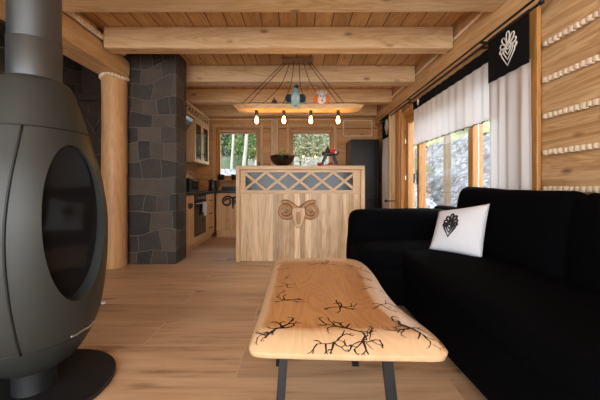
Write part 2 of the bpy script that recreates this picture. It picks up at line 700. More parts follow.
M_black = plain('black_cloth', (.006, .006, .008), .95, spec=.15)
M_pillow = plain('white_pillow_cotton', (.66, .69, .75), .9, var=.04, scale=90, spec=.2)
M_thread_w = plain('white_thread', (.72, .70, .66), .8)
M_thread_b = plain('black_thread', (.008, .008, .010), .8)
M_worktop = plain('black_worktop', (.010, .010, .011), .3)
M_appliance = plain('black_plastic', (.010, .010, .011), .3)
M_fridge = plain('fridge_black', (.008, .0085, .010), .32, spec=.3)
M_table = table_mat()
M_burn = plain('burnt_lines', (.018, .009, .005), .8)
M_rubble = rubble_mat(6.5, .62)
M_rubble_pale = rubble_mat(9.0, 1.15)
M_grass = grass_mat()
M_undergrowth = plain('dark_undergrowth', (.035, .055, .02), .95, var=.6, scale=5)
M_gravel = plain('pale_ground', (.30, .28, .24), .95, var=.3, scale=6)
M_birch = plain('pale_bark', (.21, .20, .18), .8, var=.5, scale=9)
M_bark = plain('brown_bark', (.11, .075, .05), .9, var=.4, scale=8)
M_leaf = leaf_mat('mid_green_leaves', (.045, .10, .022), (.14, .20, .05))
M_leaf_dark = leaf_mat('dark_green_needles', (.012, .035, .016), (.04, .075, .028))
M_leaf_pale = leaf_mat('pale_leaves', (.09, .12, .045), (.27, .27, .16))
M_boulder = plain('beige_boulder', (.26, .22, .16), .9, var=.3, scale=5)
M_cord = plain('black_cable', (.012, .011, .010), .6)
M_bulb = glass_mat('amber_bulb_glass', (1.0, .80, .50), .8)
tf = NT('glowing_filament')
em = tf.n('ShaderNodeEmission')
em.inputs[0].default_value = (1.0, .62, .26, 1)
em.inputs[1].default_value = 9.0
M_filament = tf.done(em)

# ------------------------------------------------------------------ the room
XR, YF, ZC = 1.77, 6.6, 2.74
m = MB()
m.box(-3.3, 2.0, -2.4, 6.9, -.12, 0)
struct(m.build('floor', M_floor), 'wide oak-look floor boards laid across the room')
m = MB()
m.box(-3.3, 2.0, -2.4, 6.9, ZC, ZC + .15)
struct(m.build('ceiling', M_boards), 'orange pine board ceiling between the beams')


def log_profile(x_face, sgn, z0, z1, bulge=.022, steps=8, back=.2):
    """cross-section of one log course: rounded inner face; sgn -1 faces -x (or -y)"""
    pts = []
    h = z1 - z0
    for i in range(steps + 1):
        s = i / steps
        b = bulge * (1 - abs(2 * s - 1) ** 3.2)
        pts.append((x_face + sgn * (b - bulge), z0 + h * s))
    pts.append((x_face - sgn * back, z1))
    pts.append((x_face - sgn * back, z0))
    return pts


SEAMS = [.206, .463, .72, .98, 1.237, 1.494, 1.751, 2.008, 2.265, 2.522]


def log_wall_y(mb, y0, y1, zlo, zhi, x=XR, sgn=-1):
    zs = [0] + SEAMS + [ZC]
    for a, b in zip(zs, zs[1:]):
        a2, b2 = max(a, zlo), min(b, zhi)
        if b2 - a2 > .02:
            pr = log_profile(x, sgn, a2, b2)
            mb.prism(pr, 1, y0, y1)


m = MB()
log_wall_y(m, -2.3, 2.40, 0, ZC)
log_wall_y(m, 2.40, 5.02, 2.2, ZC)
log_wall_y(m, 5.02, 6.8, 0, ZC)
wr = struct(m.build('wall_right', M_logwall_y, smooth='auto'), 'log wall with rope seams behind the sofa')


def rope(mb, p0, p1, out, r=.019, pitch=.040):
    """a caulking rope of slanted knots along a seam"""
    p0, p1 = Vector(p0), Vector(p1)
    d = p1 - p0
    n = int(d.length / pitch)
    t = d.normalized()
    out = Vector(out)
    side = t.cross(out)
    for i in range(n):
        c = p0 + t * pitch * (i + .5) + out * .002
        tw = .14 + random.uniform(-.12, .12)
        a = (t * math.cos(tw) + side * math.sin(tw)).normalized()
        b = out
        cc = a.cross(b)
        Mx = Matrix((a, b, cc)).transposed()
        k = random.uniform(.9, 1.12)
        mb.rbox(c, (pitch * .48 * k, r * .95, r * 1.0 * k), r * .62, 4, m=0, M=Mx)


for z in SEAMS[3:8]:
    m = MB()
    rope(m, (XR - .006, .9, z), (XR - .006, 2.155, z), (-1, 0, 0))
    m.build('rope_seam', M_bead, wr, smooth=True)
m = MB()
rope(m, (1.712, 2.4, 2.60), (1.712, 5.9, 2.60), (-1, 0, 0), .014, .034)
m.build('rope_seam', M_bead, wr, smooth=True)

# top log on the right wall carrying the beams
m = MB()
m.prism(log_profile(1.70, -1, 2.31, 2.59, .02, 8, .066), 1, -2.2, 6.55)
m.prism(log_profile(1.72, -1, 2.61, ZC, .01, 6, .046), 1, -2.2, 6.55)
struct(m.build('trim_1', M_beam_y, smooth='auto'), 'long log above the patio door carrying the beam ends')

# far wall with the two window openings
W1 = (-1.795, -.80, 1.13, 2.276)
W2 = (-.176, .814, 1.13, 2.276)
m = MB()
zs = [0] + SEAMS + [ZC]


def far_course(mb, x0, x1, z0, z1):
    for a, b in zip(zs, zs[1:]):
        a2, b2 = max(a, z0), min(b, z1)
        if b2 - a2 > .015:
            mb.prism(log_profile(YF, -1, a2, b2, .012, 6, .25), 0, x0, x1)


far_course(m, -2.3, 1.9, 0, W1[2])
far_course(m, -2.3, 1.9, W1[3], ZC)
far_course(m, -2.3, W1[0], W1[2], W1[3])
far_course(m, W1[1], W2[0], W1[2], W1[3])
far_course(m, W2[1], 1.9, W1[2], W1[3])
wf = struct(m.build('wall_back', M_logwall_x, smooth='auto'), 'pine wall at the far end of the kitchen')
m = MB()
rope(m, (-2.15, YF - .012, 2.46), (.95, YF - .012, 2.46), (0, -1, 0), .013, .03)
m.build('rope_seam', M_bead, wf, smooth=True)
for (a, b) in (((1.02, 2.44), (1.66, 2.44)), ((1.02, 2.10), (1.66, 2.10)), ((1.02, 2.10), (1.02, 2.44)), ((1.64, 2.10), (1.64, 2.44))):
    m = MB()
    rope(m, (a[0], YF - .012, a[1]), (b[0], YF - .012, b[1]), (0, -1, 0), .013, .03)
    m.build('rope_seam', M_bead, wf, smooth=True)


def frame_y(mb, x0, x1, z0, z1, w, y0, y1):
    mb.box(x0, x0 + w, y0, y1, z0, z1)
    mb.box(x1 - w, x1, y0, y1, z0, z1)
    mb.box(x0 + w, x1 - w, y0, y1, z1 - w, z1)
    mb.box(x0 + w, x1 - w, y0, y1, z0, z0 + w)


for i, W in enumerate((W1, W2)):
    x0, x1, z0, z1 = W
    win = thing('window_%d' % (i + 1), ((x0 + x1) / 2, YF, z0), ['kitchen window above the kettle, with pale trunks outside', 'kitchen window above the counter bowl, with a leafy hedge outside'][i], 'window', kind='structure')
    m = MB()
    frame_y(m, x0 - .055, x1 + .055, z0 - .05, z1 + .075, .06, YF - .035, YF - .005)
    m.build('window_casing', M_frame_pale, win, bevel=.006)
    m = MB()
    frame_y(m, x0, x1, z0, z1, .055, YF - .02, YF + .12)
    m.build('window_frame', M_frame, win, bevel=.006)
    m = MB()
    frame_y(m, x0 + .05, x1 - .05, z0 + .05, z1 - .07, .05, YF + .02, YF + .08)
    m.build('window_sash', M_frame, win, bevel=.006)
    m = MB()
    m.box(x0 + .09, x1 - .09, YF + .045, YF + .055, z0 + .09, z1 - .11)
    m.build('window_pane', M_glass, win)
    m = MB()
    m.box(x0 - .08, x1 + .08, YF - .13, YF + .02, z0 - .04, z0)
    m.build('window_sill', M_frame, win, bevel=.008)
    m = MB()
    hx = x1 - .028 if i == 0 else x0 + .028
    m.box(hx - .014, hx + .014, YF - .032, YF - .02, 1.46, 1.53)
    m.tube([(hx, YF - .03, 1.50), (hx, YF - .055, 1.50), (hx, YF - .058, 1.40)], .008, 8)
    m.build('window_handle', M_brass, win, smooth='auto')

m = MB()
m.box(-.575, -.405, YF - .05, YF - .002, .9, 2.44)
tp = struct(m.build('trim_2', M_frame_pale, bevel=.015), 'pale pilaster on the wall between the two kitchen windows')
m = MB()
for x in (-.55, -.43):
    rope(m, (x, YF - .052, .95), (x, YF - .052, 2.42), (0, -1, 0), .009, .03)
m.build('rope_seam', M_bead, tp, smooth=True)

# left side: kitchen wall, hall, stone wall
m = MB()
log_wall_y(m, 4.15, 6.8, 0, ZC, -2.2, 1)
struct(m.build('wall_left', M_logwall_y, smooth='auto'), 'pine wall behind the wall cabinet')
m = MB()
m.box(-3.2, -2.36, 4.15, 4.35, 0, ZC)
struct(m.build('wall_hall', M_darkdoor), 'dark stained wall at the end of the hall')
m = MB()
m.box(-3.2, -2.98, -.6, 4.2, 0, ZC)
m.box(-3.2, -2.98, -2.2, -.6, 2.5, ZC)  # opening below, out of view, added to let in more daylight
m.box(-3.2, -2.98, -2.2, -.6, 0, .3)
struct(m.build('wall_stove', M_stone), 'stone wall left of the stove')
dr = thing('door_1', (-2.78, 4.15, 0), 'dark carved door in the hall behind the log column', 'door', kind='structure')
m = MB()
m.box(-3.1, -2.42, 4.09, 4.145, 0, 2.25)
m.build('door_panel', M_darkdoor, dr, bevel=.01)
m = MB()
frame_y(m, -3.1, -2.42, 0, 2.25, .09, 4.06, 4.09)
m.build('door_frame', M_darkdoor, dr, bevel=.008)
m = MB()
for (pts, r) in ((((-2.98, 2.08), (-2.86, 1.92), (-2.76, 1.75), (-2.66, 1.58), (-2.62, 1.44)), .02),
                 (((-2.86, 1.92), (-2.83, 2.06), (-2.84, 2.16)), .014), (((-2.76, 1.75), (-2.69, 1.90), (-2.68, 2.04)), .014),
                 (((-2.62, 1.44), (-2.74, 1.42), (-2.86, 1.36), (-2.92, 1.26)), .018), (((-2.74, 1.42), (-2.76, 1.30), (-2.72, 1.2)), .013),
                 (((-2.62, 1.44), (-2.56, 1.60), (-2.55, 1.78), (-2.58, 1.95)), .016)):
    m.tube([(a, 4.085, b) for a, b in pts], [r * (1.0 - .12 * k) for k in range(len(pts))], 8)
m.build('antler_relief', M_antler, dr, smooth=True)

# gable behind the camera: glazed wall the daylight comes through
m = MB()
m.box(-3.3, -2.90, -2.4, -2.2, 0, ZC)
m.box(1.7, 1.95, -2.4, -2.2, 0, ZC)
m.box(-2.9, 1.7, -2.4, -2.2, 2.6, ZC)
m.box(-2.9, 1.7, -2.4, -2.2, 0, .1)
struct(m.build('wall_front', M_logwall_x), 'glazed gable wall behind the viewer')
gw = thing('window_3', (-.45, -2.3, .2), 'wide gable window behind the viewer', 'window', kind='structure')
m = MB()
frame_y(m, -2.9, 1.7, .1, 2.6, .08, -2.34, -2.24)
for x in (-1.37, .17):
    m.box(x - .04, x + .04, -2.34, -2.24, .18, 2.52)
m.build('window_frame', M_frame, gw)
m = MB()
m.box(-2.83, 1.63, -2.30, -2.29, .17, 2.53)
m.build('window_pane', M_glass, gw)
portal('daylight_portal_side', (-3.22, -1.4, 1.4), (0, R(-90), 0), 2.2, 1.6)  # serves the added side opening

# ceiling beams
BEAMS = [(2.38, 2.60), (3.26, 3.42), (4.31, 4.53), (5.36, 5.54), (6.36, 6.56)]
BL = ['ceiling beam nearest the viewer, cut by the top of the photo', 'second ceiling beam, crossing just above the top of the stone pillar', 'third ceiling beam, just behind the lamp canopy', 'fourth ceiling beam, over the kitchen floor', 'last ceiling beam, tight against the kitchen end wall']
for (y0, y1), lb in zip(BEAMS, BL):
    m = MB()
    x0 = -2.10 if y0 < 3.9 else (-1.75 if y0 < 4 else -2.18)
    if 3 < y0 < 3.5:
        x0 = -2.10
    x1 = 1.695
    n = 14
    # round-cornered section, ends rounded a little
    r = .016
    sec = []
    for (cy, cz, a0) in ((y1 - r, 2.5 + r, -90), (y1 - r, ZC - .001 - r, 0), (y0 + r, ZC - .001 - r, 90), (y0 + r, 2.5 + r, 180)):
        for k in range(4):
            a = R(a0 + 30 * k)
            sec.append((cy + r * math.cos(a), cz + r * math.sin(a)))
    m.prism(sec, 0, x0, x1)
    o = m.build('ceiling_beam', M_beam)
    tag(o, lb, 'beam', 'ceiling beams', 'structure')

# left longitudinal log beam and its column
m = MB()
m.prism(log_profile(-2.12, 1, 2.36, 2.59, .022, 8, .30), 1, -2.1, 3.80)
m.prism(log_profile(-2.16, 1, 2.64, ZC, .02, 6, .24), 1, -2.1, 3.80)
lb = m.build('side_beam', M_beam_y, smooth='auto')
tag(lb, 'long log beam resting on the log column beside the stove pipe', 'beam', kind='structure')
m = MB()
rope(m, (-2.115, 2.2, 2.615), (-2.115, 3.7, 2.615), (1, 0, 0), .026, .042)
m.build('rope_seam', M_bead, lb, smooth=True)

CX, CY, CR = -2.28, 3.75, .142
m = MB()
prof = [(CR * (1 + .012 * math.sin(k * 1.7) + .01 * math.sin(k * .6)), 2.36 * k / 24) for k in range(25)]
m.lathe(prof, (CX, CY, 0), 36)
cl = m.build('log_column', M_column, smooth='auto')
tag(cl, 'round pine log column in front of the stone pillar', 'column', kind='structure')
m = MB()
N = 26
for k in range(N):
    a = 2 * PI * k / N
    m.ell((CX + (CR + .008) * math.cos(a), CY + (CR + .008) * math.sin(a), 2.342 + .012 * math.sin(3 * a)), (.019, .019, .021), 8)
m.build('rope_ring', M_bead, cl, smooth=True)

m = MB()
m.box(-2.36, -1.545, 3.84, 4.20, 0, ZC - .002)
sp = m.build('stone_pillar', M_stone, bevel=.012)
tag(sp, 'dark flagstone pillar between the log column and the kitchen', 'pillar', kind='structure')

# ------------------------------------------------------------------ patio door
pdr = thing('door_2', (1.84, 3.68, 0), 'glazed patio door in the log wall behind the sofa', 'door', kind='structure')
m = MB()
m.box(1.73, 1.765, 2.16, 2.36, 0, 2.30)
m.build('door_casing', M_frame, pdr, bevel=.01)
m = MB()
m.box(1.70, 1.76, 5.0, 5.17, 0, 2.30)
m.build('door_casing', M_frame, pdr, bevel=.01)
m = MB()
m.box(1.72, 1.92, 2.36, 2.42, 0, 2.2)
m.box(1.72, 1.92, 4.95, 5.01, 0, 2.2)
m.box(1.76, 1.92, 2.42, 4.95, 2.12, 2.2)
m.box(1.76, 1.92, 2.42, 4.95, 0, .06)
m.build('door_frame', M_frame, pdr, bevel=.006)


def leaf(y0, y1, x0, x1, w=.085):
    m = MB()
    m.box(x0, x1, y0, y0 + w, .06, 2.12)
    m.box(x0, x1, y1 - w, y1, .06, 2.12)
    m.box(x0, x1, y0 + w, y1 - w, 2.02, 2.12)
    m.box(x0, x1, y0 + w, y1 - w, .06, .18)
    o = m.build('door_leaf', M_frame, pdr, bevel=.006)
    xm = (x0 + x1) / 2
    g = MB()
    g.box(xm - .005, xm + .005, y0 + w - .01, y1 - w + .01, .17, 2.03)
    g.build('door_pane', M_glass, o)
    return o


leaf(2.42, 3.16, 1.80, 1.86)
l2 = leaf(3.08, 4.54, 1.865, 1.915)
l3 = leaf(4.42, 4.95, 1.80, 1.86)
m = MB()
m.box(1.785, 1.80, 4.45, 4.485, 1.02, 1.24)
m.tube([(1.795, 4.467, 1.18), (1.745, 4.467, 1.18), (1.742, 4.467, 1.04)], .011, 8)
m.build('door_handle', M_brass, l3, smooth='auto')
m = MB()
m.box(1.855, 1.875, 3.08, 3.13, .06, 2.12)
m.build('weather_strip', M_pillow, l2)
for z in (.5, 1.1, 1.7):
    m = MB()
    m.tube([(1.79, 4.94, z), (1.79, 4.94, z + .07)], .011, 8)
    m.build('hinge', M_chrome, pdr, smooth='auto')
# pale rounded corner post with rope, left of the door
m = MB()
m.lathe([(.085, 0), (.085, 2.3)], (1.72, 5.34, 0), 20)
ps = m.build('trim_3', M_frame_pale, smooth='auto')
struct(ps, 'rounded wooden post between the far curtain and the patio door')
m = MB()
rope(m, (1.645, 5.30, .6), (1.645, 5.30, 2.28), (-1, 0, 0), .009, .035)
m.build('rope_seam', M_bead, ps, smooth=True)

# ------------------------------------------------------------------ outdoors
m = MB()
m.box(2.0, 60, -10, 80, -.3, -.12)
struct(m.build('ground', M_gravel), 'pale ground outside the patio door')
m = MB()
m.box(-40, 2.0, 6.9, 8.0, -.3, -.12)
struct(m.build('ground', M_gravel), 'pale ground strip outside the kitchen wall')


def hill(name, fn, nu, nv, mat, label, kind):
    m = MB()
    vs = [fn(i / nu, j / nv) for i in range(nu + 1) for j in range(nv + 1)]
    fs = [(i * (nv + 1) + j, (i + 1) * (nv + 1) + j, (i + 1) * (nv + 1) + j + 1, i * (nv + 1) + j + 1) for i in range(nu) for j in range(nv)]
    m.add(vs, fs)
    o = m.build(name, mat, smooth=True)
    tag(o, label, 'bank', kind=kind)
    return o


def bank_side(u, v):
    Y = -4 + 64 * v
    x = 4.6 + 3.8 * u
    z = -.15 + 3.7 * u
    k = noise.noise((x * 1.7, Y * 1.7, 0)) * .22 + noise.noise((x * .5, Y * .5, 3)) * .3
    return (x - k * .7, Y, z + k * .6)


def bank_grass(u, v):
    Y = -4 + 64 * v
    x = 8.2 + 16 * u
    z = 3.35 + 7.0 * u ** .8 + noise.noise((x * .4, Y * .4, 9)) * .4
    return (x, Y, z)


hill('rubble_bank', bank_side, 40, 260, M_rubble, 'grey rubble stone bank rising outside the patio door', 'stuff')
hill('grass_slope', bank_grass, 20, 60, M_grass, 'yellow green grass slope above the rubble bank', 'stuff')


def bank_back(u, v):
    x = -9 + 13 * v
    Y = 8.0 + 3.0 * u
    k = noise.noise((x * 1.7, Y * 1.7, 5)) * .18
    return (x, Y - k, .2 + 1.42 * u + k * .8)


def slope_back(u, v):
    x = -14 + 19 * v
    Y = 10.8 + 12 * u
    return (x, Y, 1.35 + 5.1 * u ** 1.1 + noise.noise((x * .5, Y * .5, 2)) * .3)


hill('rubble_bank', bank_back, 26, 110, M_rubble_pale, 'pale rubble bank outside the kitchen windows', 'stuff')
hill('grass_slope', slope_back, 20, 40, M_undergrowth, 'wooded slope behind the kitchen windows', 'stuff')


def leaves(mb, c, r, n, s, m=0):
    for _ in range(n):
        while True:
            p = Vector([random.uniform(-1, 1) for _ in range(3)])
            if p.length < 1:
                break
        p = Vector((p.x * r[0], p.y * r[1], p.z * r[2])) + Vector(c)
        a = Vector([random.gauss(0, 1) for _ in range(3)]).normalized()
        b = a.orthogonal().normalized()
        k = s * random.uniform(.6, 1.3)
        mb.add([p - a * k, p + b * k * .45, p + a * k, p - b * k * .45], [(0, 1, 2, 3)], m)


def tree(x, y, z0, h, r, trunk_mat, leaf_mt, label, blobs, n, s, name='tree', cat='tree', lean=0.0):
    t = thing(name, (x, y, z0), label, cat, 'trees and bushes outside the windows')
    m = MB()
    pts = [(x + lean * h * k / 8 + .04 * math.sin(k * 1.3 + x), y, z0 - .2 + (h + .2) * k / 8) for k in range(9)]
    m.tube(pts, [r * (1.1 - .7 * k / 8) for k in range(9)], 10)
    for k in (4, 5, 6, 7):
        a = k * 2.1 + x
        p = Vector(pts[k])
        m.tube([p, p + Vector((math.cos(a) * .5, math.sin(a) * .5, .5))], [r * .35, r * .1], 6)
    m.build('trunk', trunk_mat, t, smooth='auto')
    f = MB()
    for (dx, dy, dz, rx, ry, rz) in blobs:
        leaves(f, (x + dx, y + dy, z0 + dz), (rx, ry, rz), n, s)
    f.build('foliage', leaf_mt, t)
    return t


tree(-2.40, 11.2, 1.4, 4.8, .050, M_birch, M_leaf, 'slim pale trunk at the left of the kettle window', [(.1, .5, 2.6, .8, .5, .9), (.3, .6, 1.2, .7, .4, .7)], 420, .08)
tree(-1.93, 11.0, 1.4, 5.0, .070, M_birch, M_leaf, 'thick pale trunk in the middle of the kettle window', [(.1, .5, 2.7, .8, .5, .9), (.2, .8, 1.0, .6, .4, .5)], 420, .08, lean=.03)
tree(-1.60, 11.6, 1.5, 5.0, .048, M_birch, M_leaf, 'thin leaning pale trunk at the right of the kettle window', [(.2, .4, 2.6, .8, .5, .8), (.4, .5, 1.0, .6, .4, .5)], 420, .08, lean=.06)
tree(-2.8, 13.6, 2.4, 5.5, .16, M_bark, M_leaf_dark, 'dark evergreen behind the pale trunks', [(0, 0, .9, 1.5, .8, 1.3), (.2, 0, 2.4, 1.4, .8, 1.5)], 1500, .11)
tree(-.9, 14.6, 2.8, 5.5, .16, M_bark, M_leaf_dark, 'dark evergreen behind the wall between the kitchen windows', [(0, 0, 1.4, 1.2, .8, 1.5), (-.2, 0, 3.2, 1.1, .8, 1.5)], 1200, .14)
tree(.3, 11.3, 1.5, 1.6, .04, M_bark, M_leaf_pale, 'pale leafy bush filling the window behind the counter bowl', [(-.2, 0, .6, .7, .5, .55), (.5, .1, .7, .7, .5, .65), (.1, .3, 1.4, .8, .5, .7)], 700, .08, 'bush', 'bush')
tree(1.0, 13.4, 2.7, 4.6, .12, M_bark, M_leaf, 'green tree behind the pale leafy bush', [(0, 0, 1.2, 1.2, .8, 1.2), (-.5, 0, 2.8, 1.3, .8, 1.3)], 1000, .12)
for (x, y, z, lbx) in ((9.2, 20.5, 3.7, 'bush on the slope seen left of the patio door mullion'), (9.6, 17.0, 3.9, 'bush on the slope seen through the middle patio pane')):
    tree(x, y, z, 1.2, .04, M_bark, M_leaf_pale, lbx, [(0, 0, .5, .9, .9, .6)], 500, .1, 'bush', 'bush')
for (x, y, r, lbx) in ((4.15, 10.0, .34, 'large beige boulder at the foot of the rubble bank'), (3.62, 9.35, .22, 'small beige boulder in front of the large boulder'), (4.1, 8.7, .26, 'beige boulder nearest the added reflection post')):
    m = MB()
    m.ell((x, y, -.12 + r * .8), (r * 1.2, r, r * .85), 16)
    m.v = [tuple(Vector(p) * 1.0 + Vector((noise.noise(Vector(p) * 3), noise.noise(Vector(p) * 3 + Vector((7, 0, 0))), 0)) * .08) for p in m.v]
    tag(m.build('boulder', M_boulder, smooth=True), lbx, 'boulder', 'boulders outside')
m = MB()
m.box(3.3, 3.42, 6.66, 6.78, -.12, 2.75)  # added post, standing in for a pale reflection in the door glass
tag(m.build('reflection_post', M_reflection_post, bevel=.01), 'added timber post imitating a reflection in the middle patio pane', 'post')

# ------------------------------------------------------------------ wood stove
SX, SY = -1.283, 1.47
st = thing('wood_stove', (SX, SY, 0), 'dark grey egg-shaped wood stove with an oval glass door', 'stove')
SPROF = [(.115, 1.512), (.148, 1.485), (.184, 1.385), (.213, 1.285), (.243, 1.17), (.268, 1.075), (.288, .96), (.299, .86), (.302, .77), (.300, .66), (.293, .55),
         (.283, .46), (.266, .36), (.236, .275), (.198, .205), (.160, .16), (.11, .13), (.07, .125)]


def srad(z):
    for (r0, z0), (r1, z1) in zip(SPROF, SPROF[1:]):
        if z1 <= z <= z0:
            t = (z - z1) / (z0 - z1)
            return r1 + (r0 - r1) * t
    return SPROF[-1][0]


# smooth the profile
def smooth_prof(prof, n=90):
    pts = [Vector((r, z, 0)) for r, z in prof]
    out = []
    for i in range(len(pts) - 1):
        p0, p1, p2, p3 = pts[max(i - 1, 0)], pts[i], pts[i + 1], pts[min(i + 2, len(pts) - 1)]
        for k in range(5):
            t = k / 5
            q = .5 * ((2 * p1) + (p2 - p0) * t + (2 * p0 - 5 * p1 + 4 * p2 - p3) * t * t + (3 * p1 - p0 - 3 * p2 + p3) * t ** 3)
            out.append((q.x, q.y))
    out.append((pts[-1].x, pts[-1].y))
    return out


sprof = smooth_prof(SPROF)
m = MB()
m.lathe([(1e-5, sprof[0][1] + .002)] + sprof + [(1e-5, .124)], (SX, SY, 0), 96)
body = m.build('stove_body', M_stove, st, smooth='auto', weld=1e-4)
# oval recess for the glass
DA = R(-16)
dv = Vector((math.cos(DA), math.sin(DA), 0))
du = Vector((-math.sin(DA), math.cos(DA), 0))
OZ, OA, OH = .835, .142, .352
m = MB()
N = 64
ringA, ringB = [], []
for k in range(N):
    a = 2 * PI * k / N
    p = du * (OA * math.cos(a)) + Vector((0, 0, OZ + OH * math.sin(a)))
    ringA.append(Vector((SX, SY, 0)) + dv * .215 + p)
    ringB.append(Vector((SX, SY, 0)) + dv * .40 + p + (p - Vector((0, 0, OZ))) * .10)
m.add(ringA + ringB, [tuple(range(N))[::-1], tuple(range(N, 2 * N))] + [(k, (k + 1) % N, N + (k + 1) % N, N + k) for k in range(N)])
cut = m.build('recess_cutter', M_stove)
md = body.modifiers.new('recess', 'BOOLEAN')
md.operation = 'DIFFERENCE'
md.object = cut
md.solver = 'EXACT'
dg = bpy.context.evaluated_depsgraph_get()
new_me = bpy.data.meshes.new_from_object(body.evaluated_get(dg))
body.modifiers.clear()
old = body.data
body.data = new_me
bpy.data.objects.remove(cut)
for p in new_me.polygons:
    p.use_smooth = True
new_me.set_sharp_from_angle(angle=R(30))
m = MB()
disc = [Vector((SX, SY, 0)) + dv * .224 + du * (OA * .985 * math.cos(2 * PI * k / N)) + Vector((0, 0, OZ + OH * .99 * math.sin(2 * PI * k / N))) for k in range(N)]
disc2 = [p - dv * .006 for p in disc]
m.add(disc + disc2, [tuple(range(N)), tuple(range(N, 2 * N))[::-1]] + [(k, (k + 1) % N, N + (k + 1) % N, N + k) for k in range(N)])
gl = m.build('door_glass', M_darkglass, st)
gl['label'] = 'oval dark glass of the stove door'
# seams between top, door and bottom
m = MB()


def ring_arc(z, a0, a1, r=.0035, n=60):
    rr = srad(z) + .0005
    m.tube([(SX + rr * math.cos(R(a0 + (a1 - a0) * k / n)), SY + rr * math.sin(R(a0 + (a1 - a0) * k / n)), z) for k in range(n + 1)], r, 6)


ring_arc(1.262, -180, 60)
ring_arc(.285, -180, 60, .0025)
ha = -60
pts = []
for k in range(41):
    z = .285 + (1.262 - .285) * k / 40
    rr = srad(z) + .0005
    a = R(ha - 7 * math.sin(PI * k / 40))
    pts.append((SX + rr * math.cos(a), SY + rr * math.sin(a), z))
m.tube(pts, .0055, 6)
m.build('door_seam', M_stovebase, st, smooth=True)
m = MB()
hp = []
for k in range(13):
    a = R(-19 + 36 * k / 12)
    z = .302 - .003 * math.sin(k)
    rr = srad(z) + .004
    hp.append((SX + rr * math.cos(a), SY + rr * math.sin(a), z))
m.tube(hp, .0055, 8)
lat = m.build('air_lever', M_chrome, st, smooth=True)
lat['label'] = 'thin chrome lever'
m = MB()
m.lathe([(.090, .022), (.088, .03), (.088, .135)], (SX, SY, 0), 48)
m.build('neck', M_stovebase, st, smooth='auto')
m = MB()
m.lathe([(.335, 0), (.340, .006), (.340, .016), (.333, .022), (1e-5, .024)], (SX, SY, 0), 72)
m.build('base_plate', M_stovebase, st, smooth='auto')
fl = m = MB()
m.lathe([(.1065, 1.50), (.1065, 1.70), (.1050, 1.702)], (SX, SY, 0), 48)
m.lathe([(.1045, 1.69), (.1045, ZC - .002)], (SX, SY, 0), 48)
m.lathe([(.108, 1.697), (.1085, 1.701), (.108, 1.705)], (SX, SY, 0), 48)
fo = m.build('flue_pipe', M_flue, st, smooth='auto')
fo['label'] = 'grey steel flue pipe'
tag(fo, None, None)
m = MB()
m.ell((-1.64, 2.54, .010), (.022, .016, .010), 10)
tag(m.build('white_scrap', M_pillow, smooth=True), 'tiny white scrap lying on the floor beside the stove', 'scrap')

# ------------------------------------------------------------------ coffee table
TZ = .47
tb = thing('coffee_table', (.15, 1.6, 0), 'live-edge wooden coffee table with branching burn marks and black legs', 'coffee table')
OUT = [(279, 259.5), (300, 258.5), (325, 258), (345, 258.5), (357, 260.5), (366, 266), (374, 275), (381, 286), (388, 296), (397, 306), (409, 316), (423, 326), (436, 337), (445, 347), (448, 352.5), (444, 356.5),
       (425, 356.5), (400, 356), (360, 355.5), (320, 354.5), (285, 353.5), (258, 352.5), (250, 350), (249, 345), (252, 336), (257, 322), (262, 307), (266, 293), (270, 280), (272.5, 269), (275, 262.5)]
INN = [(282, 262), (301, 261), (324, 260.5), (340, 261), (349, 263), (356, 268), (362, 276), (367, 287), (372, 298), (380, 308), (390, 317), (402, 324), (412, 328), (420, 331), (424, 333), (418, 333),
       (404, 331.5), (384, 330.5), (352, 330), (318, 329), (290, 329), (270, 329), (263, 328), (262, 326), (263.5, 320), (266.5, 309), (270, 298), (273.5, 287), (276, 277), (277.5, 269), (279, 264.5)]


def unproj(x, y, z):
    Y = (1.0 - z) * F / (y - 186)
    return Vector(((x - 297) / F * Y, Y, z))


def dens(loop, k=4):
    out = []
    n = len(loop)
    for i in range(n):
        p0, p1, p2, p3 = [loop[(i + d) % n] for d in (-1, 0, 1, 2)]
        for j in range(k):
            t = j / k
            out.append(.5 * ((2 * p1) + (p2 - p0) * t + (2 * p0 - 5 * p1 + 4 * p2 - p3) * t * t + (3 * p1 - p0 - 3 * p2 + p3) * t ** 3))
    return out


inn = dens([unproj(x, y, TZ) for x, y in INN])
outl = dens([unproj(x, y, .432) for x, y in OUT])
cen = sum(inn, Vector()) / len(inn)
n = len(inn)
rows = []
for f in (.0, .25, .5, .75, .92):
    rows.append([cen.lerp(p, f) if f else None for p in inn])
mid = [a.lerp(b, .55) + Vector((0, 0, .009)) for a, b in zip(inn, outl)]
low = [Vector((p.x, p.y, .412)).lerp(Vector((cen.x, cen.y, .412)), .012) for p in outl]
low2 = [Vector((p.x, p.y, .400)).lerp(Vector((cen.x, cen.y, .400)), .05) for p in outl]
loops = [[cen.lerp(p, f) for p in inn] for f in (.3, .6, .85, 1.0)] + [mid, outl, low, low2]
edgev = [0, 0, .12, .52, .95, 1.0, 1.0, 1.0]
tm = MB()
vs = [cen] + [p for l in loops for p in l] + [Vector((cen.x, cen.y, .40))]
fs = [(0, 1 + k, 1 + (k + 1) % n) for k in range(n)]
for i in range(len(loops) - 1):
    for k in range(n):
        fs.append((1 + i * n + k, 1 + (i + 1) * n + k, 1 + (i + 1) * n + (k + 1) % n, 1 + i * n + (k + 1) % n))
L = len(vs) - 1
fs += [(L, 1 + (len(loops) - 1) * n + (k + 1) % n, 1 + (len(loops) - 1) * n + k) for k in range(n)]
tm.add(vs, fs)
bvh = BVHTree.FromPolygons([tuple(v) for v in vs], fs)
n_top = len(vs)

# branching burn figures, in the surface of the slab
rb = random.Random(11)


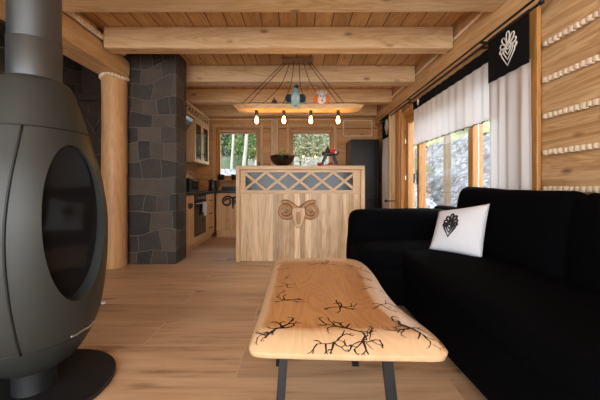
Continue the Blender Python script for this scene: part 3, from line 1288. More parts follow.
def burn_polylines(c, ang, ln, depth, out):
    pts = [c]
    a = ang
    st_ = max(3, int(ln / .013))
    for k in range(st_):
        a += rb.uniform(-.45, .45)
        c = c + Vector((math.cos(a), math.sin(a))) * ln / st_
        pts.append(c)
        if depth > 0 and k > 0 and rb.random() < .72:
            burn_polylines(c, a + rb.choice((-1, 1)) * rb.uniform(.5, 1.1), ln * rb.uniform(.3, .6), depth - 1, out)
    out.append((pts, depth))


def burn(xp, yp, spec, w=.0042):
    """figure centred where the photo shows one on the slab; spec: (angle deg, length m) arms"""
    if yp < 330:
        base = unproj(xp, yp, TZ)
    else:
        o_ = Vector((0, 0, 1))
        hit = bvh.ray_cast(o_, (unproj(xp, yp, .45) - o_).normalized())
        base = hit[0]
    lines = []
    for ang, ln in spec:
        burn_polylines(Vector((base.x, base.y)), R(ang), ln * .86, 3, lines)
    for pts, d in lines:
        ww = w * .95 * (.22 + .24 * d)
        L3, nrm = [], []
        for q in pts:
            h = bvh.ray_cast(Vector((q.x, q.y, 1.0)), Vector((0, 0, -1)))
            if h[0] is None:
                break
            L3.append(h[0] + h[1] * .0007 * (1 if h[1].z > 0 else -1))
        if len(L3) < 2:
            continue
        vv = []
        for i, p in enumerate(L3):
            t = (L3[min(i + 1, len(L3) - 1)] - L3[max(i - 1, 0)])
            s = Vector((-t.y, t.x, 0))
            if s.length < 1e-9:
                s = Vector((1, 0, 0))
            s.normalize()
            k = ww * (1 - .75 * i / len(L3))
            vv += [p + s * k, p - s * k]
        tm.add(vv, [(2 * i, 2 * i + 1, 2 * i + 3, 2 * i + 2) for i in range(len(L3) - 1)], 1)


burn(284, 300, [(10, .09), (170, .07), (215, .06), (330, .07), (80, .05)])
burn(287, 285, [(100, .05), (30, .05), (200, .06), (280, .05)], .003)
burn(283, 292, [(70, .03), (250, .04)], .003)
burn(286, 277, [(80, .04), (300, .04)], .003)
burn(284, 269, [(60, .04), (240, .05)], .003)
burn(281, 263, [(20, .05), (190, .05)], .003)
burn(282, 328, [(180, .05), (0, .06), (70, .08), (205, .08), (110, .06)], .006)
burn(268, 332, [(200, .05), (240, .05), (160, .04)], .004)
burn(322, 264, [(20, .10), (150, .09), (330, .09), (80, .06)], .004)
burn(341, 307, [(10, .07), (80, .06), (135, .06), (190, .07), (250, .05), (310, .06)], .0045)
burn(345, 328, [(175, .10), (5, .11), (60, .05), (120, .05)], .006)
burn(334, 342, [(20, .07), (190, .07), (330, .05), (240, .04)], .006)
burn(363, 341, [(10, .07), (170, .07), (60, .04), (300, .05), (230, .05)], .006)
burn(381, 304, [(60, .08), (240, .07), (150, .05), (300, .06)], .004)
burn(371, 287, [(40, .06), (220, .06), (120, .05)], .004)
burn(366, 278, [(10, .05), (190, .06), (300, .04)], .004)
burn(358, 268, [(140, .07), (320, .07), (30, .05)], .004)
burn(410, 328, [(150, .09), (335, .10), (15, .06), (200, .08), (120, .05)], .006)
top = tm.build('tabletop', [M_table, M_burn], tb, smooth=True)
top.data.set_sharp_from_angle(angle=R(50))
at = top.data.attributes.new('edge', 'FLOAT', 'POINT')
vals = [0.0] * len(top.data.vertices)
for i, e in enumerate(edgev):
    for k in range(n):
        vals[1 + i * n + k] = e
at.data.foreach_set('value', vals)


def flat_leg(xt, yt, xb, yb, w=.045, d=.02):
    m = MB()
    a = Vector((xt, yt, .402))
    b = Vector((xb, yb, 0))
    vs = []
    for p in (b, a):
        vs += [p + Vector((sx * w / 2, sy * d / 2, 0)) for sx, sy in ((-1, -1), (1, -1), (1, 1), (-1, 1))]
    m.add(vs, [(3, 2, 1, 0), (4, 5, 6, 7), (0, 1, 5, 4), (1, 2, 6, 5), (2, 3, 7, 6), (3, 0, 4, 7)])
    return m.build('leg', M_steel, tb, bevel=.002)


flat_leg(-.048, 1.22, -.075, 1.17, .034)
flat_leg(.350, 1.20, .385, 1.16, .042)
flat_leg(-.08, 1.55, -.098, 1.67, .036)
flat_leg(.27, 1.55, .325, 1.67, .036)
for x0, x1 in ((-.10, .0), (.28, .40)):
    m = MB()
    m.box(x0, x1, 1.16, 1.70, .395, .401)
    m.build('mounting_plate', M_steel, tb)

# ------------------------------------------------------------------ sofa
sf = thing('corner_sofa', (1.25, 1.9, 0), 'large black velvet corner sofa along the log wall', 'sofa')
m = MB()
m.rbox((1.225, 1.62, .20), (.385, 1.58, .17), .05, 10, (.02, .02, 0), wob=.01)
m.build('base', M_sofa, sf, smooth=True, weld=1e-4)
m = MB()
m.rbox((.90, 2.66, .205), (.38, .30, .165), .05, 10, (.02, .03, 0), wob=.01)
m.build('chaise_base', M_sofa, sf, smooth=True, weld=1e-4)
m = MB()
m.rbox((1.20, 1.50, .40), (.36, 1.05, .085), .07, 12, (.03, .02, .03), wob=.012)
m.build('seat_cushion', M_sofa, sf, smooth=True, weld=1e-4)
m = MB()
m.rbox((1.02, 2.66, .40), (.50, .28, .085), .07, 12, (.02, .03, .025), wob=.012)
m.build('seat_cushion', M_sofa, sf, smooth=True, weld=1e-4)
m = MB()
m.rbox((1.115, 3.0, .41), (.59, .145, .36), .10, 12, (.02, .03, .005), wob=.014)
m.build('end_backrest', M_sofa, sf, smooth=True, weld=1e-4)
m = MB()
m.rbox((1.515, 1.65, .42), (.085, 1.56, .38), .06, 12, (.01, .01, .0), wob=.01)
m.build('back_frame', M_sofa, sf, smooth=True, weld=1e-4)
for (yc, hy, tl) in ((2.14, .57, 1.8), (1.05, .53, -2.2)):
    Mx = Matrix.Rotation(R(tl), 3, 'X') @ Matrix.Rotation(R(9), 3, 'Y')
    m = MB()
    m.rbox((1.485, yc, .72), (.085, hy, .265), .08, 12, (.02, .02, -.006), wob=.012, M=Mx)
    # tip the far upper corner up a little
    m.build('back_cushion', M_sofa, sf, smooth=True, weld=1e-4)


# embroidered heart-shaped folk motif as thread loops in a unit square (u right, v up)
def motif():
    lines = []
    for s in (1.0, .66, .36):
        lines.append(([(-.30 * s, .02), (-.24 * s, -.14 * s - .03), (0, -.50 * s - .02), (.24 * s, -.14 * s - .03), (.30 * s, .02)], False))
    for k in range(7):
        a = R(-8 + 196 * k / 6)
        l = .40 if k in (2, 3, 4) else .33
        if k == 3:
            l = .46
        c = Vector((0, .02))
        d = Vector((math.cos(a), math.sin(a)))
        s = Vector((-d.y, d.x))
        loop = []
        for j in range(14):
            t = 2 * PI * j / 14
            loop.append(tuple(c + d * (.10 + (l - .10) * (.5 - .5 * math.cos(t))) + s * (.085 * math.sin(t) * (.35 + .65 * (.5 - .5 * math.cos(t))))))
        lines.append((loop, True))
    lines.append(([(.06 * math.cos(t * PI / 4), .02 + .06 * math.sin(t * PI / 4)) for t in range(8)], True))
    return lines


# ------------------------------------------------------------------ pillow
k_ = .95
PBL, PBR, PTR, PTL = [(Vector((0, 0, 1)) + (p - Vector((0, 0, 1))) * k_) for p in (px(429, 249, 2.46), px(482, 258.5, 2.17), px(490, 203.5, 2.26), px(439, 211, 2.55))]
pn = ((PBR - PBL).cross(PTL - PBL)).normalized()
if pn.y > 0:
    pn = -pn


def pil(u, v, side):
    p = PBL * (1 - u) * (1 - v) + PBR * u * (1 - v) + PTR * u * v + PTL * (1 - u) * v
    a, b = 1 - (2 * u - 1) ** 2, 1 - (2 * v - 1) ** 2
    w = (a * b) ** .55
    pc = (PBL + PBR + PTR + PTL) / 4
    pinch = .035 * ((a - .0) * (1 - b) + b * (1 - a))
    p = p + (pc - p) * pinch
    p = p + pn * side * (.068 * w + .004 * noise.noise(Vector((u * 6, v * 6, side))) * w)
    return p


pw = thing('throw_pillow', tuple((PBL + PBR) / 2), 'white square pillow with a black heart-shaped embroidery on the black sofa', 'pillow')
m = MB()
NP = 24
for side in (1, -1):
    vs = [pil(i / NP, j / NP, side) for i in range(NP + 1) for j in range(NP + 1)]
    fs = [(i * (NP + 1) + j, (i + 1) * (NP + 1) + j, (i + 1) * (NP + 1) + j + 1, i * (NP + 1) + j + 1) for i in range(NP) for j in range(NP)]
    m.add(vs, fs)
m.build('pillow_cover', M_pillow, pw, smooth=True, weld=1e-4)
m = MB()
for pts, closed in motif():
    q = []
    for (a, b) in pts:
        u, v = .385 + a * .44, .56 + b * .52
        q.append(pil(u, v, 1) + pn * .0015)
    m.tube(q, .0066, 6, closed=closed)
eb = m.build('embroidery', M_thread_b, pw, smooth=True)
eb['label'] = 'black embroidered heart motif'

# ------------------------------------------------------------------ curtains


def curtain(name, label, y0, y1, z_top, z_mid, z_bot, x, amp, folds, mat, flat_top, motif_at=None, ms=.17, group='white curtains with black tops'):
    t = thing(name, (x, (y0 + y1) / 2, z_top), label, 'curtain', group)

    def P(s, z, side=0):
        k = min(1, max(0, (z_top - z - .25) / .6)) if flat_top else min(1, max(.35, (z_top - z) / .4))
        dx = amp * k * math.sin(s * folds * 2 * PI + .7 * math.sin(s * 9) + (z_top - z) * .5)
        return Vector((x + dx + side, y0 + (y1 - y0) * s, z))

    def sheet(zt, zb, mat, nm, off, nz):
        m = MB()
        ns = folds * 14
        for sd in (0, 1):
            vs = []
            for i in range(ns + 1):
                for j in range(nz + 1):
                    z = zb + (zt - zb) * j / nz
                    vs.append(P(i / ns, z) + Vector((off + (.0018 if sd else 0), 0, 0)))
            fs = [(i * (nz + 1) + j, (i + 1) * (nz + 1) + j, (i + 1) * (nz + 1) + j + 1, i * (nz + 1) + j + 1) for i in range(ns) for j in range(nz)]
            if sd == 0:
                m.add(vs, fs)
        o = m.build(nm, mat, t, smooth=True)
        so = o.modifiers.new('thick', 'SOLIDIFY')
        so.thickness = .002
        return o
    b = sheet(z_top, z_mid, M_black, 'top_band', -.004, 6)
    b['label'] = 'black cloth band'
    sheet(z_mid + .02, z_bot, mat, 'drape', 0, 20)
    if motif_at:
        m = MB()
        s0, zc = motif_at
        for pts, closed in motif():
            q = []
            for (a, bb) in pts:
                s = s0 - a * ms * 1.35 / (y1 - y0)
                z = zc + bb * ms * 1.25
                q.append(P(s, z) + Vector((-.009, 0, 0)))
            m.tube(q, .0048, 6, closed=closed)
        e = m.build('embroidery', M_thread_w, t, smooth=True)
        e['label'] = 'white embroidered heart motif'
    return t


curtain('curtain', 'long white curtain panel with a black embroidered top, beside the bare log wall', 2.14, 2.60, 2.265, 1.885, .05, 1.662, .018, 4, M_white, True, (.46, 2.085), .215)
curtain('curtain', 'far white curtain panel with a black embroidered top, beside the fridge', 5.28, 5.86, 2.30, 1.90, .05, 1.672, .022, 5, M_white, True, (.5, 2.11), .24)
vt = curtain('valance', 'short white valance with a black top band over the patio door', 2.48, 4.38, 2.215, 2.10, 1.585, 1.700, .013, 13, M_sheer, False, (.90, 2.175), .07)
m = MB()
for i in range(90):
    s = (i + .5) / 90
    m.ell((1.700 + .013 * math.sin(s * 13 * 2 * PI + .7 * math.sin(s * 9) + .66 * .5), 2.48 + 1.90 * s, 1.582), (.005, .008, .007), 6)
m.build('hem_trim', M_black, vt, smooth=True)

for (x, z, y0, lbx) in ((1.635, 2.285, 2.02, 'upper black curtain rod on the log above the patio door'), (1.645, 2.238, 2.03, 'lower black curtain rod under the upper rod')):
    t = thing('curtain_rod', (x, 4.0, z), lbx, 'curtain rod', 'curtain rods')
    m = MB()
    m.tube([(x, y0, z), (x, 5.95, z)], .0095, 10)
    m.build('rod', M_steel, t, smooth='auto')
    m = MB()
    m.ell((x, y0 - .01, z), (.017, .022, .017), 12)
    m.build('finial', M_steel, t, smooth=True)
    for yb in (2.68, 4.45, 5.9):
        m = MB()
        m.box(x - .006, 1.765 if z < 2.25 else 1.70, yb - .008, yb + .008, z - .012, z + .004)
        m.build('bracket', M_steel, t)
hb = thing('curtain_holdback', (1.75, 5.22, .74), 'small black holdback knob beside the far curtain', 'curtain holdback')
m = MB()
m.tube([(1.768, 5.22, .74), (1.56, 5.22, .74)], .010, 8)
m.build('arm', M_steel, hb, smooth='auto')
m = MB()
m.ell((1.55, 5.22, .74), (.03, .024, .024), 12)
m.build('knob', M_steel, hb, smooth=True)

# ------------------------------------------------------------------ peninsula bar
PY = 3.95
pb = thing('kitchen_peninsula', (.04, PY + .3, 0), 'pale wooden bar counter with a carved ram head and lattice band', 'counter')
XL, XRt, PT = -.805, .895, 1.268
m = MB()
m.box(XL, XRt, PY, PY + .62, PT - .05, PT)
m.build('top_board', M_panel_x, pb, bevel=.006)
for x0 in (XL, XRt - .05):
    m = MB()
    m.box(x0, x0 + .05, PY, PY + .60, 0, PT - .05)
    m.build('side_panel', M_panel_z, pb, bevel=.004)
m = MB()
m.box(XL + .05, XRt - .05, PY + .05, PY + .09, 0, .905)
m.build('front_panel', M_panel, pb)
m = MB()
m.box(XL + .05, XRt - .05, PY + .58, PY + .60, 0, PT - .05)
m.build('rear_panel', M_panel, pb)
# lattice frame
LX0, LX1, LZ0, LZ1 = -.685, .745, .945, 1.18
fy0, fy1 = PY + .042, PY + .075
m = MB()
m.box(XL + .05, LX0, fy0, fy1, .905, PT - .05)
m.box(LX1, XRt - .05, fy0, fy1, .905, PT - .05)
m.box(LX0, LX1, fy0, fy1, .905, LZ0)
m.box(LX0, LX1, fy0, fy1, LZ1, PT - .05)
m.build('lattice_frame', M_panel_x, pb, bevel=.003)
m = MB()
pitch = .298
c0 = LX0 + .125
hz = (LZ1 - LZ0) / 2
zc = (LZ0 + LZ1) / 2
hw = .021


def clip_slat(xc, sgn):
    # a slat crossing the opening at 45-ish degrees, cut at its edges
    sl = (pitch / 2) / hz * .985
    poly = []
    for (dz, off) in ((-hz, -1), (-hz, 1), (hz, 1), (hz, -1)):
        poly.append((xc + sgn * dz * sl + off * hw * 1.25, zc + dz))
    # clip to LX0..LX1
    def clip(pl, keep, xb):
        out = []
        for i in range(len(pl)):
            a, b = pl[i], pl[(i + 1) % len(pl)]
            ia, ib = keep(a[0]), keep(b[0])
            if ia:
                out.append(a)
            if ia != ib:
                t = (xb - a[0]) / (b[0] - a[0])
                out.append((xb, a[1] + t * (b[1] - a[1])))
        return out
    poly = clip(poly, lambda x: x >= LX0, LX0)
    if len(poly) > 2:
        poly = clip(poly, lambda x: x <= LX1, LX1)
    return poly


for k in range(-1, 6):
    for sgn in (-1, 1):
        pl = clip_slat(c0 + pitch * k, sgn)
        if len(pl) > 2:
            m.prism(pl, 1, fy0 + (.006 if sgn > 0 else .002), fy1)
m.build('lattice', M_panel_x, pb)
m = MB()
m.box(XL + .06, XRt - .06, fy1 + .002, fy1 + .01, .91, PT - .06)
g = m.build('glass_panel', M_blueglass, pb)
g['label'] = 'dark glass behind the lattice with reflected blue in its colour'
m = MB()
m.box(XL + .05, XRt - .05, PY + .034, PY + .05, .895, .915)
m.build('moulding', M_panel_x, pb, bevel=.003)
# carved ram head
rm = MB()
yb = PY + .048


def horn(cx, cz, s):
    """a horn curling into a tight scroll"""
    pts, rs = [], []
    for k in range(61):
        t = k / 60
        a = R(62) + t * R(640)
        r = .122 * (1 - .70 * t)
        pts.append((cx - s * r * math.cos(PI - a) * -1 * -1, yb - .022 - .010 * t, cz + r * math.sin(a)))
        rs.append(.030 * (1 - .50 * t))
    rm.tube(pts, rs, 10)


horn(-.147, .672, -1)
horn(.187, .672, 1)
rm.tube([(.0, yb - .018, .700), (-.035, yb - .022, .725), (-.075, yb - .024, .757), (-.095, yb - .022, .771)], [.034, .034, .032, .030], 10)
rm.tube([(.04, yb - .018, .700), (.075, yb - .022, .725), (.115, yb - .024, .757), (.135, yb - .022, .771)], [.034, .034, .032, .030], 10)
rm.ell((-.147, yb - .004, .672), (.03, .02, .03), 14)
rm.ell((.187, yb - .004, .672), (.03, .02, .03), 14)
ram = rm.build('carved_horns', M_carve, pb, smooth=True)
m = MB()
face = [(-.052, .715), (-.062, .66), (-.045, .56), (-.022, .475), (.0, .452), (.04, .452), (.062, .475), (.085, .56), (.102, .66), (.092, .715)]
m.prism([(.02 + (a - .02) * 1.12, b) for a, b in face], 1, yb - .058, yb + .004)
m.build('carved_face', M_panel_z, pb, bevel=.014, segs=3)
m = MB()
m.prism([(-.006, .66), (-.012, .56), (.0, .50), (.04, .50), (.052, .56), (.046, .66)], 1, yb - .070, yb - .056)
m.build('carved_nose', M_carve, pb, bevel=.009, segs=3)

# ------------------------------------------------------------------ on the bar
BX, BYY = -.205, 4.2
bw = thing('fruit_bowl', (BX, BYY, PT), 'dark round fruit bowl on the bar counter', 'bowl')
m = MB()
m.lathe([(.055, PT + .001), (.065, PT + .012), (.12, PT + .04), (.160, PT + .09), (.172, PT + .15), (.166, PT + .152), (.152, PT + .092), (.112, PT + .05), (1e-5, PT + .035)], (BX, BYY, 0), 48)
m.build('bowl_body', plain('dark_bowl', (.010, .007, .007), .12, spec=.5), bw, smooth='auto')
M_fgreen = plain('green_fruit', (.10, .17, .035), .45)
M_fred = plain('dark_red_fruit', (.12, .03, .02), .4)
M_fbrown = plain('brown_fruit', (.16, .085, .035), .5)
for (dx, dy, dz, r, mt, nm, lbx) in ((-.01, -.02, .165, .047, M_fgreen, 'green_fruit', 'green fruit rising highest in the dark bowl'), (.072, .01, .150, .042, M_fbrown, 'brown_fruit', 'brownish fruit beside the green one in the dark bowl'), (-.082, .02, .140, .043, M_fred, 'red_fruit', 'dark red fruit at the left of the dark bowl')):
    t = thing(nm, (BX + dx, BYY + dy, PT + dz - r), lbx, 'fruit', 'fruit in the bowl')
    m = MB()
    m.lathe([(1e-5, -.78 * r), (.3 * r, -.92 * r), (.7 * r, -.7 * r), (r, 0), (.75 * r, .7 * r), (.3 * r, .92 * r), (1e-5, .74 * r)], (BX + dx, BYY + dy, PT + dz), 20)
    m.build('flesh', mt, t, smooth=True)
    m = MB()
    c = Vector((BX + dx, BYY + dy, PT + dz + r * .72))
    m.tube([c, c + Vector((.004, 0, .02))], .0028, 6)
    m.build('stem', M_bark, t)

OX, OY = .445, 4.15
on = thing('tabletop_ornament', (OX, OY, PT), 'small black and red animal-like ornament with splayed grey legs on a dark red base', 'ornament')
M_ored = plain('red_enamel', (.45, .02, .02), .35)
M_odred = plain('dark_red_enamel', (.24, .010, .014), .3)
M_ogrey = plain('grey_metal_leg', (.10, .11, .13), .4, .5)
m = MB()
m.box(OX - .10, OX + .13, OY - .05, OY + .05, PT, PT + .03)
m.ell((OX - .125, OY, PT + .028), (.045, .05, .028), 14)
m.ell((OX + .02, OY, PT + .03), (.05, .045, .022), 14)
m.build('base_block', M_odred, on, bevel=.008)
m = MB()
m.tube([(OX - .095, OY, PT + .185), (OX - .05, OY, PT + .18), (OX + .03, OY, PT + .175), (OX + .10, OY, PT + .185), (OX + .135, OY, PT + .20)], [.024, .034, .036, .032, .014], 12)
m.tube([(OX - .01, OY, PT + .18), (OX - .025, OY, PT + .24), (OX - .015, OY, PT + .285)], [.04, .028, .008], 10)
m.build('body', M_appliance, on, smooth=True)
m = MB()
m.ell((OX + .055, OY - .01, PT + .205), (.052, .042, .038), 14)
m.build('saddle', M_ored, on, smooth=True)
m = MB()
m.ell((OX + .085, OY - .045, PT + .19), (.016, .012, .02), 10)  # pale highlight on the body, modelled as a white spot
m.build('badge', M_pillow, on, smooth=True)
for (xt, xb, dy) in ((-.05, -.11, -.03), (-.03, -.09, .03), (.03, .09, -.03), (.06, .125, .03)):
    m = MB()
    m.tube([(OX + xt, OY + dy * .5, PT + .17), (OX + xb, OY + dy, PT + .025)], [.016, .011], 8)
    m.build('leg', M_ogrey, on, smooth='auto')

# ------------------------------------------------------------------ kitchen run on the left
FX = -1.6


def cab_left(y0, y1, label, kind):
    t = thing('base_cabinet' if kind != 'oven' else 'oven', (FX - .3, (y0 + y1) / 2, 0), label, 'cabinet' if kind != 'oven' else 'oven', 'kitchen base cabinets' if kind != 'oven' else None)
    m = MB()
    m.box(-2.17, FX - .022, y0 + .002, y1 - .002, .10, .858)
    m.box(-2.17, FX - .06, y0 + .002, y1 - .002, 0, .10)
    m.build('body', M_cabinet, t)
    return t


t = cab_left(4.25, 4.68, 'narrow base cabinet next to the stone pillar with a black ram motif', 'cab')
m = MB()
m.box(FX - .02, FX, 4.255, 4.675, .105, .855)
d = m.build('door', M_cabinet, t, bevel=.003)


def ram_small(mb, c, ux, s, out):
    """tiny flat ram head with two curled horns, on the plane spanned by ux and z"""
    c, ux, out = Vector(c), Vector(ux), Vector(out)
    uz = Vector((0, 0, 1))
    for sg in (-1, 1):
        pts = []
        for k in range(22):
            tt = k / 21
            a = R(110) - tt * R(470)
            r = s * .30 * (1 - .6 * tt)
            pts.append(c + ux * sg * (s * .33 + r * math.cos(a)) + uz * (r * math.sin(a)) + out)
        mb.tube(pts, s * .055, 6)
        mb.tube([c + ux * sg * s * .02 + uz * s * .20 + out, c + ux * sg * s * .25 + uz * s * .28 + out], s * .06, 6)
    mb.tube([c + uz * s * .22 + out, c - uz * s * .1 + out, c - uz * s * .42 + out], [s * .08, s * .07, s * .03], 8)


m = MB()
ram_small(m, (FX, 4.50, .70), (0, 1, 0), .14, (.005, 0, 0))
m.build('ram_motif', M_appliance, d, smooth=True)
ov = cab_left(4.68, 5.28, 'black built-in oven with a white towel in the wooden kitchen run', 'oven')
m = MB()
m.box(FX - .02, FX + .004, 4.70, 5.26, .20, .855)
ovf = m.build('oven_door', M_darkglass, ov, bevel=.004)
m = MB()
m.tube([(FX + .004, 4.76, .72), (FX + .04, 4.76, .72), (FX + .04, 5.20, .72), (FX + .004, 5.20, .72)], .008, 8)
m.build('handle', M_chrome, ovf, smooth='auto')
m = MB()
m.box(FX + .004, FX + .010, 4.72, 5.24, .77, .84)
m.build('control_panel', M_appliance, ov)
for k in range(3):
    m = MB()
    m.lathe([(.018, 0), (.018, .02), (1e-5, .021)], (FX + .01, 4.85 + .12 * k, .805), 16, 0, Matrix.Rotation(R(90), 3, 'Y'))
    m.build('knob', M_chrome, ov, smooth='auto')
m = MB()
m.box(FX - .02, FX, 4.685, 5.275, .105, .195)
m.build('plinth_drawer', M_cabinet, ov, bevel=.003)
tw = MB()
for (x0, x1, zb) in ((FX + .048, FX + .054, .50), (FX + .026, FX + .032, .56)):
    tw.box(x0, x1, 5.00, 5.16, zb, .735)
tw.box(FX + .026, FX + .054, 5.00, 5.16, .729, .735)
tag(tw.build('towel', M_pillow, bevel=.002), 'white towel hanging on the oven handle', 'towel')
t = cab_left(5.28, 5.84, 'corner base cabinet with drawers beyond the oven', 'cab')
for z0, z1 in ((.105, .37), (.375, .62), (.625, .855)):
    m = MB()
    m.box(FX - .02, FX, 5.285, 5.80, z0, z1)
    d = m.build('drawer', M_cabinet, t, bevel=.003)
    m = MB()
    m.tube([(FX, 5.48, (z0 + z1) / 2), (FX + .025, 5.48, (z0 + z1) / 2), (FX + .025, 5.60, (z0 + z1) / 2), (FX, 5.60, (z0 + z1) / 2)], .007, 6)
    m.build('handle', M_brass, d, smooth='auto')
FYB = 5.86
for i, (x0, x1, lbx) in enumerate(((-1.58, -.98, 'base cabinet under the kettle window with a black ram motif'), (-.98, -.38, 'base cabinet half hidden behind the bar counter'))):
    t = thing('base_cabinet', ((x0 + x1) / 2, FYB + .3, 0), lbx, 'cabinet', 'kitchen base cabinets')
    m = MB()
    m.box(x0 + .002, x1 - .002, FYB + .022, 6.55, .10, .858)
    m.box(x0 + .002, x1 - .002, FYB + .03, 6.55, 0, .10)
    m.build('body', M_cabinet, t)
    m = MB()
    m.box(x0 + .005, x1 - .005, FYB, FYB + .02, .13, .855)
    d = m.build('door', M_cabinet, t, bevel=.003)
    m = MB()
    ram_small(m, ((x0 + x1) / 2 + .03, FYB, .70), (1, 0, 0), .34, (0, -.006, 0))
    m.build('ram_motif', M_appliance, d, smooth=True)
m = MB()
m.prism([(-2.17, 4.22), (FX + .02, 4.22), (FX + .02, 5.84), (1.0, 5.84), (1.0, 6.55), (-2.17, 6.55)], 2, .86, .90)
tag(m.build('worktop', M_worktop, bevel=.004), 'black corner worktop over the kitchen base cabinets', 'worktop')

# things on the worktop and sill
mw = thing('toaster_oven', (-1.85, 4.85, .90), 'black toaster oven on the worktop beside the stone pillar', 'toaster oven')
m = MB()
m.box(-2.08, -1.72, 4.80, 5.28, .91, 1.125)
m.build('case', M_appliance, mw, bevel=.012)
m = MB()
m.box(-1.72, -1.712, 4.90, 5.16, .94, 1.10)
m.build('glass_door', M_darkglass, mw, bevel=.003)
m = MB()
m.tube([(-1.715, 4.93, 1.085), (-1.69, 4.93, 1.085), (-1.69, 5.13, 1.085), (-1.715, 5.13, 1.085)], .006, 6)
m.build('handle', M_chrome, mw, smooth='auto')
for y in (4.85, 5.22):
    for x in (-2.05, -1.75):
        m = MB()
        m.lathe([(.012, .90), (.012, .912)], (x, y, 0), 10)
        m.build('foot', M_appliance, mw)
kt = thing('kettle', (-1.70, 6.05, .90), 'tall black kettle on the worktop below the window', 'kettle')
m = MB()
m.lathe([(.085, .902), (.09, .91), (.085, .93), (.080, 1.02), (.072, 1.10), (.066, 1.125), (.05, 1.135), (1e-5, 1.14)], (-1.70, 6.05, 0), 32)
m.build('body', M_appliance, kt, smooth='auto')
m = MB()
m.tube([(-1.63, 6.05, 1.10), (-1.57, 6.05, 1.11), (-1.555, 6.05, 1.04), (-1.60, 6.05, .95)], .012, 8)
m.build('handle', M_appliance, kt, smooth='auto')
m = MB()
m.tube([(-1.765, 6.05, 1.09), (-1.80, 6.05, 1.115)], [.02, .012], 8)
m.build('spout', M_appliance, kt, smooth='auto')
for (x, lbx) in ((-1.655, 'black mug on the window sill above the kettle'), (-1.36, 'black mug on the window sill near the bar counter')):
    t = thing('mug', (x, 6.52, 1.13), lbx, 'mug', 'mugs on the kitchen window sill')
    m = MB()
    m.lathe([(.055, 1.131), (.068, 1.15), (.070, 1.25), (.064, 1.25), (.060, 1.15), (1e-5, 1.145)], (x, 6.52, 0), 24)
    m.build('cup', M_appliance, t, smooth='auto')
    m = MB()
    m.tube([(x + .066, 6.52, 1.235), (x + .10, 6.52, 1.225), (x + .10, 6.52, 1.175), (x + .066, 6.52, 1.165)], .008, 8)
    m.build('handle', M_appliance, t, smooth='auto')
ts = thing('toaster', (-1.38, 6.15, .90), 'low black toaster on the worktop beside the kettle', 'toaster')
m = MB()
m.box(-1.52, -1.22, 6.06, 6.24, .905, 1.0)
m.build('case', M_appliance, ts, bevel=.02, segs=3)
m = MB()
for y in (6.11, 6.165):
    m.box(-1.48, -1.26, y, y + .028, .996, 1.002)
m.build('bread_slot', M_steel, ts)
m = MB()
m.box(-1.225, -1.205, 6.14, 6.17, .965, .98)
m.build('lever', M_chrome, ts)
sk = thing('wall_socket', (-2.17, 5.75, 1.2), 'small black socket on the kitchen wall under the wall cabinet', 'socket')
m = MB()
m.box(-2.178, -2.15, 5.18, 5.28, 1.13, 1.23)
m.build('plate', M_appliance, sk, bevel=.006)
m = MB()
m.lathe([(.03, 0), (.03, .004), (.024, .004), (.022, -.002), (1e-5, -.002)], (-2.15, 5.23, 1.18), 18, 0, Matrix.Rotation(R(90), 3, 'Y'))
m.build('socket_ring', M_steel, sk, smooth='auto')

# wall cabinet with lattice crown
UX = -1.85
wc = thing('wall_cabinet', (-2.0, 5.9, 1.43), 'pale wall cabinet with glass doors left of the kitchen window', 'cabinet')
m = MB()
m.box(-2.17, UX - .022, 5.42, 6.32, 1.44, 2.22)
m.build('body', M_cabinet_pale, wc, bevel=.003)
for (y0, y1) in ((5.43, 5.87), (5.875, 6.31)):
    m = MB()
    w = .065
    m.box(UX - .02, UX, y0, y0 + w, 1.44, 2.22)
    m.box(UX - .02, UX, y1 - w, y1, 1.44, 2.22)
    m.box(UX - .02, UX, y0 + w, y1 - w, 1.44, 1.44 + w)
    m.box(UX - .02, UX, y0 + w, y1 - w, 2.22 - w, 2.22)
    d = m.build('door', M_cabinet_pale, wc, bevel=.003)
    m = MB()
    m.box(UX - .014, UX - .009, y0 + w - .005, y1 - w + .005, 1.50, 2.16)
    m.build('door_glass', M_darkglass, d)
    m = MB()
    m.ell((UX + .012, y1 - .03 if y0 < 5.5 else y0 + .03, 1.62), (.012, .010, .010), 10)
    m.build('knob', M_brass, d, smooth=True)
cr = thing('lattice_crown', (-1.9, 5.5, 2.225), 'pale fretwork crown board above the wall cabinet and cooker hood', 'crown board')
m = MB()
m.box(UX - .02, UX, 4.25, 6.32, 2.225, 2.255)
m.box(UX - .02, UX, 4.25, 6.32, 2.405, 2.435)
m.box(UX - .02, UX, 4.25, 4.29, 2.265, 2.395)
m.box(UX - .02, UX, 6.28, 6.32, 2.265, 2.395)
m.build('board', M_cabinet_pale, cr, bevel=.003)
m = MB()
k = 0
y = 4.30
while y < 6.2:
    # S-like scrolls between the rails
    m.tube([(UX - .01, y + .00, 2.395), (UX - .01, y + .07, 2.38), (UX - .01, y + .09, 2.345), (UX - .01, y + .05, 2.33), (UX - .01, y + .02, 2.31), (UX - .01, y + .05, 2.275), (UX - .01, y + .13, 2.255)], .010, 6)
    y += .15
m.build('fretwork', M_cabinet_pale, cr, smooth=True)
m = MB()
m.box(-2.17, UX - .03, 4.25, 6.32, 2.226, 2.24)
m.box(-2.17, UX - .022, 4.25, 6.32, 2.42, 2.435)  # added lid, out of view, shading the space behind the fretwork
m.build('top_shelf', M_cabinet_pale, cr)

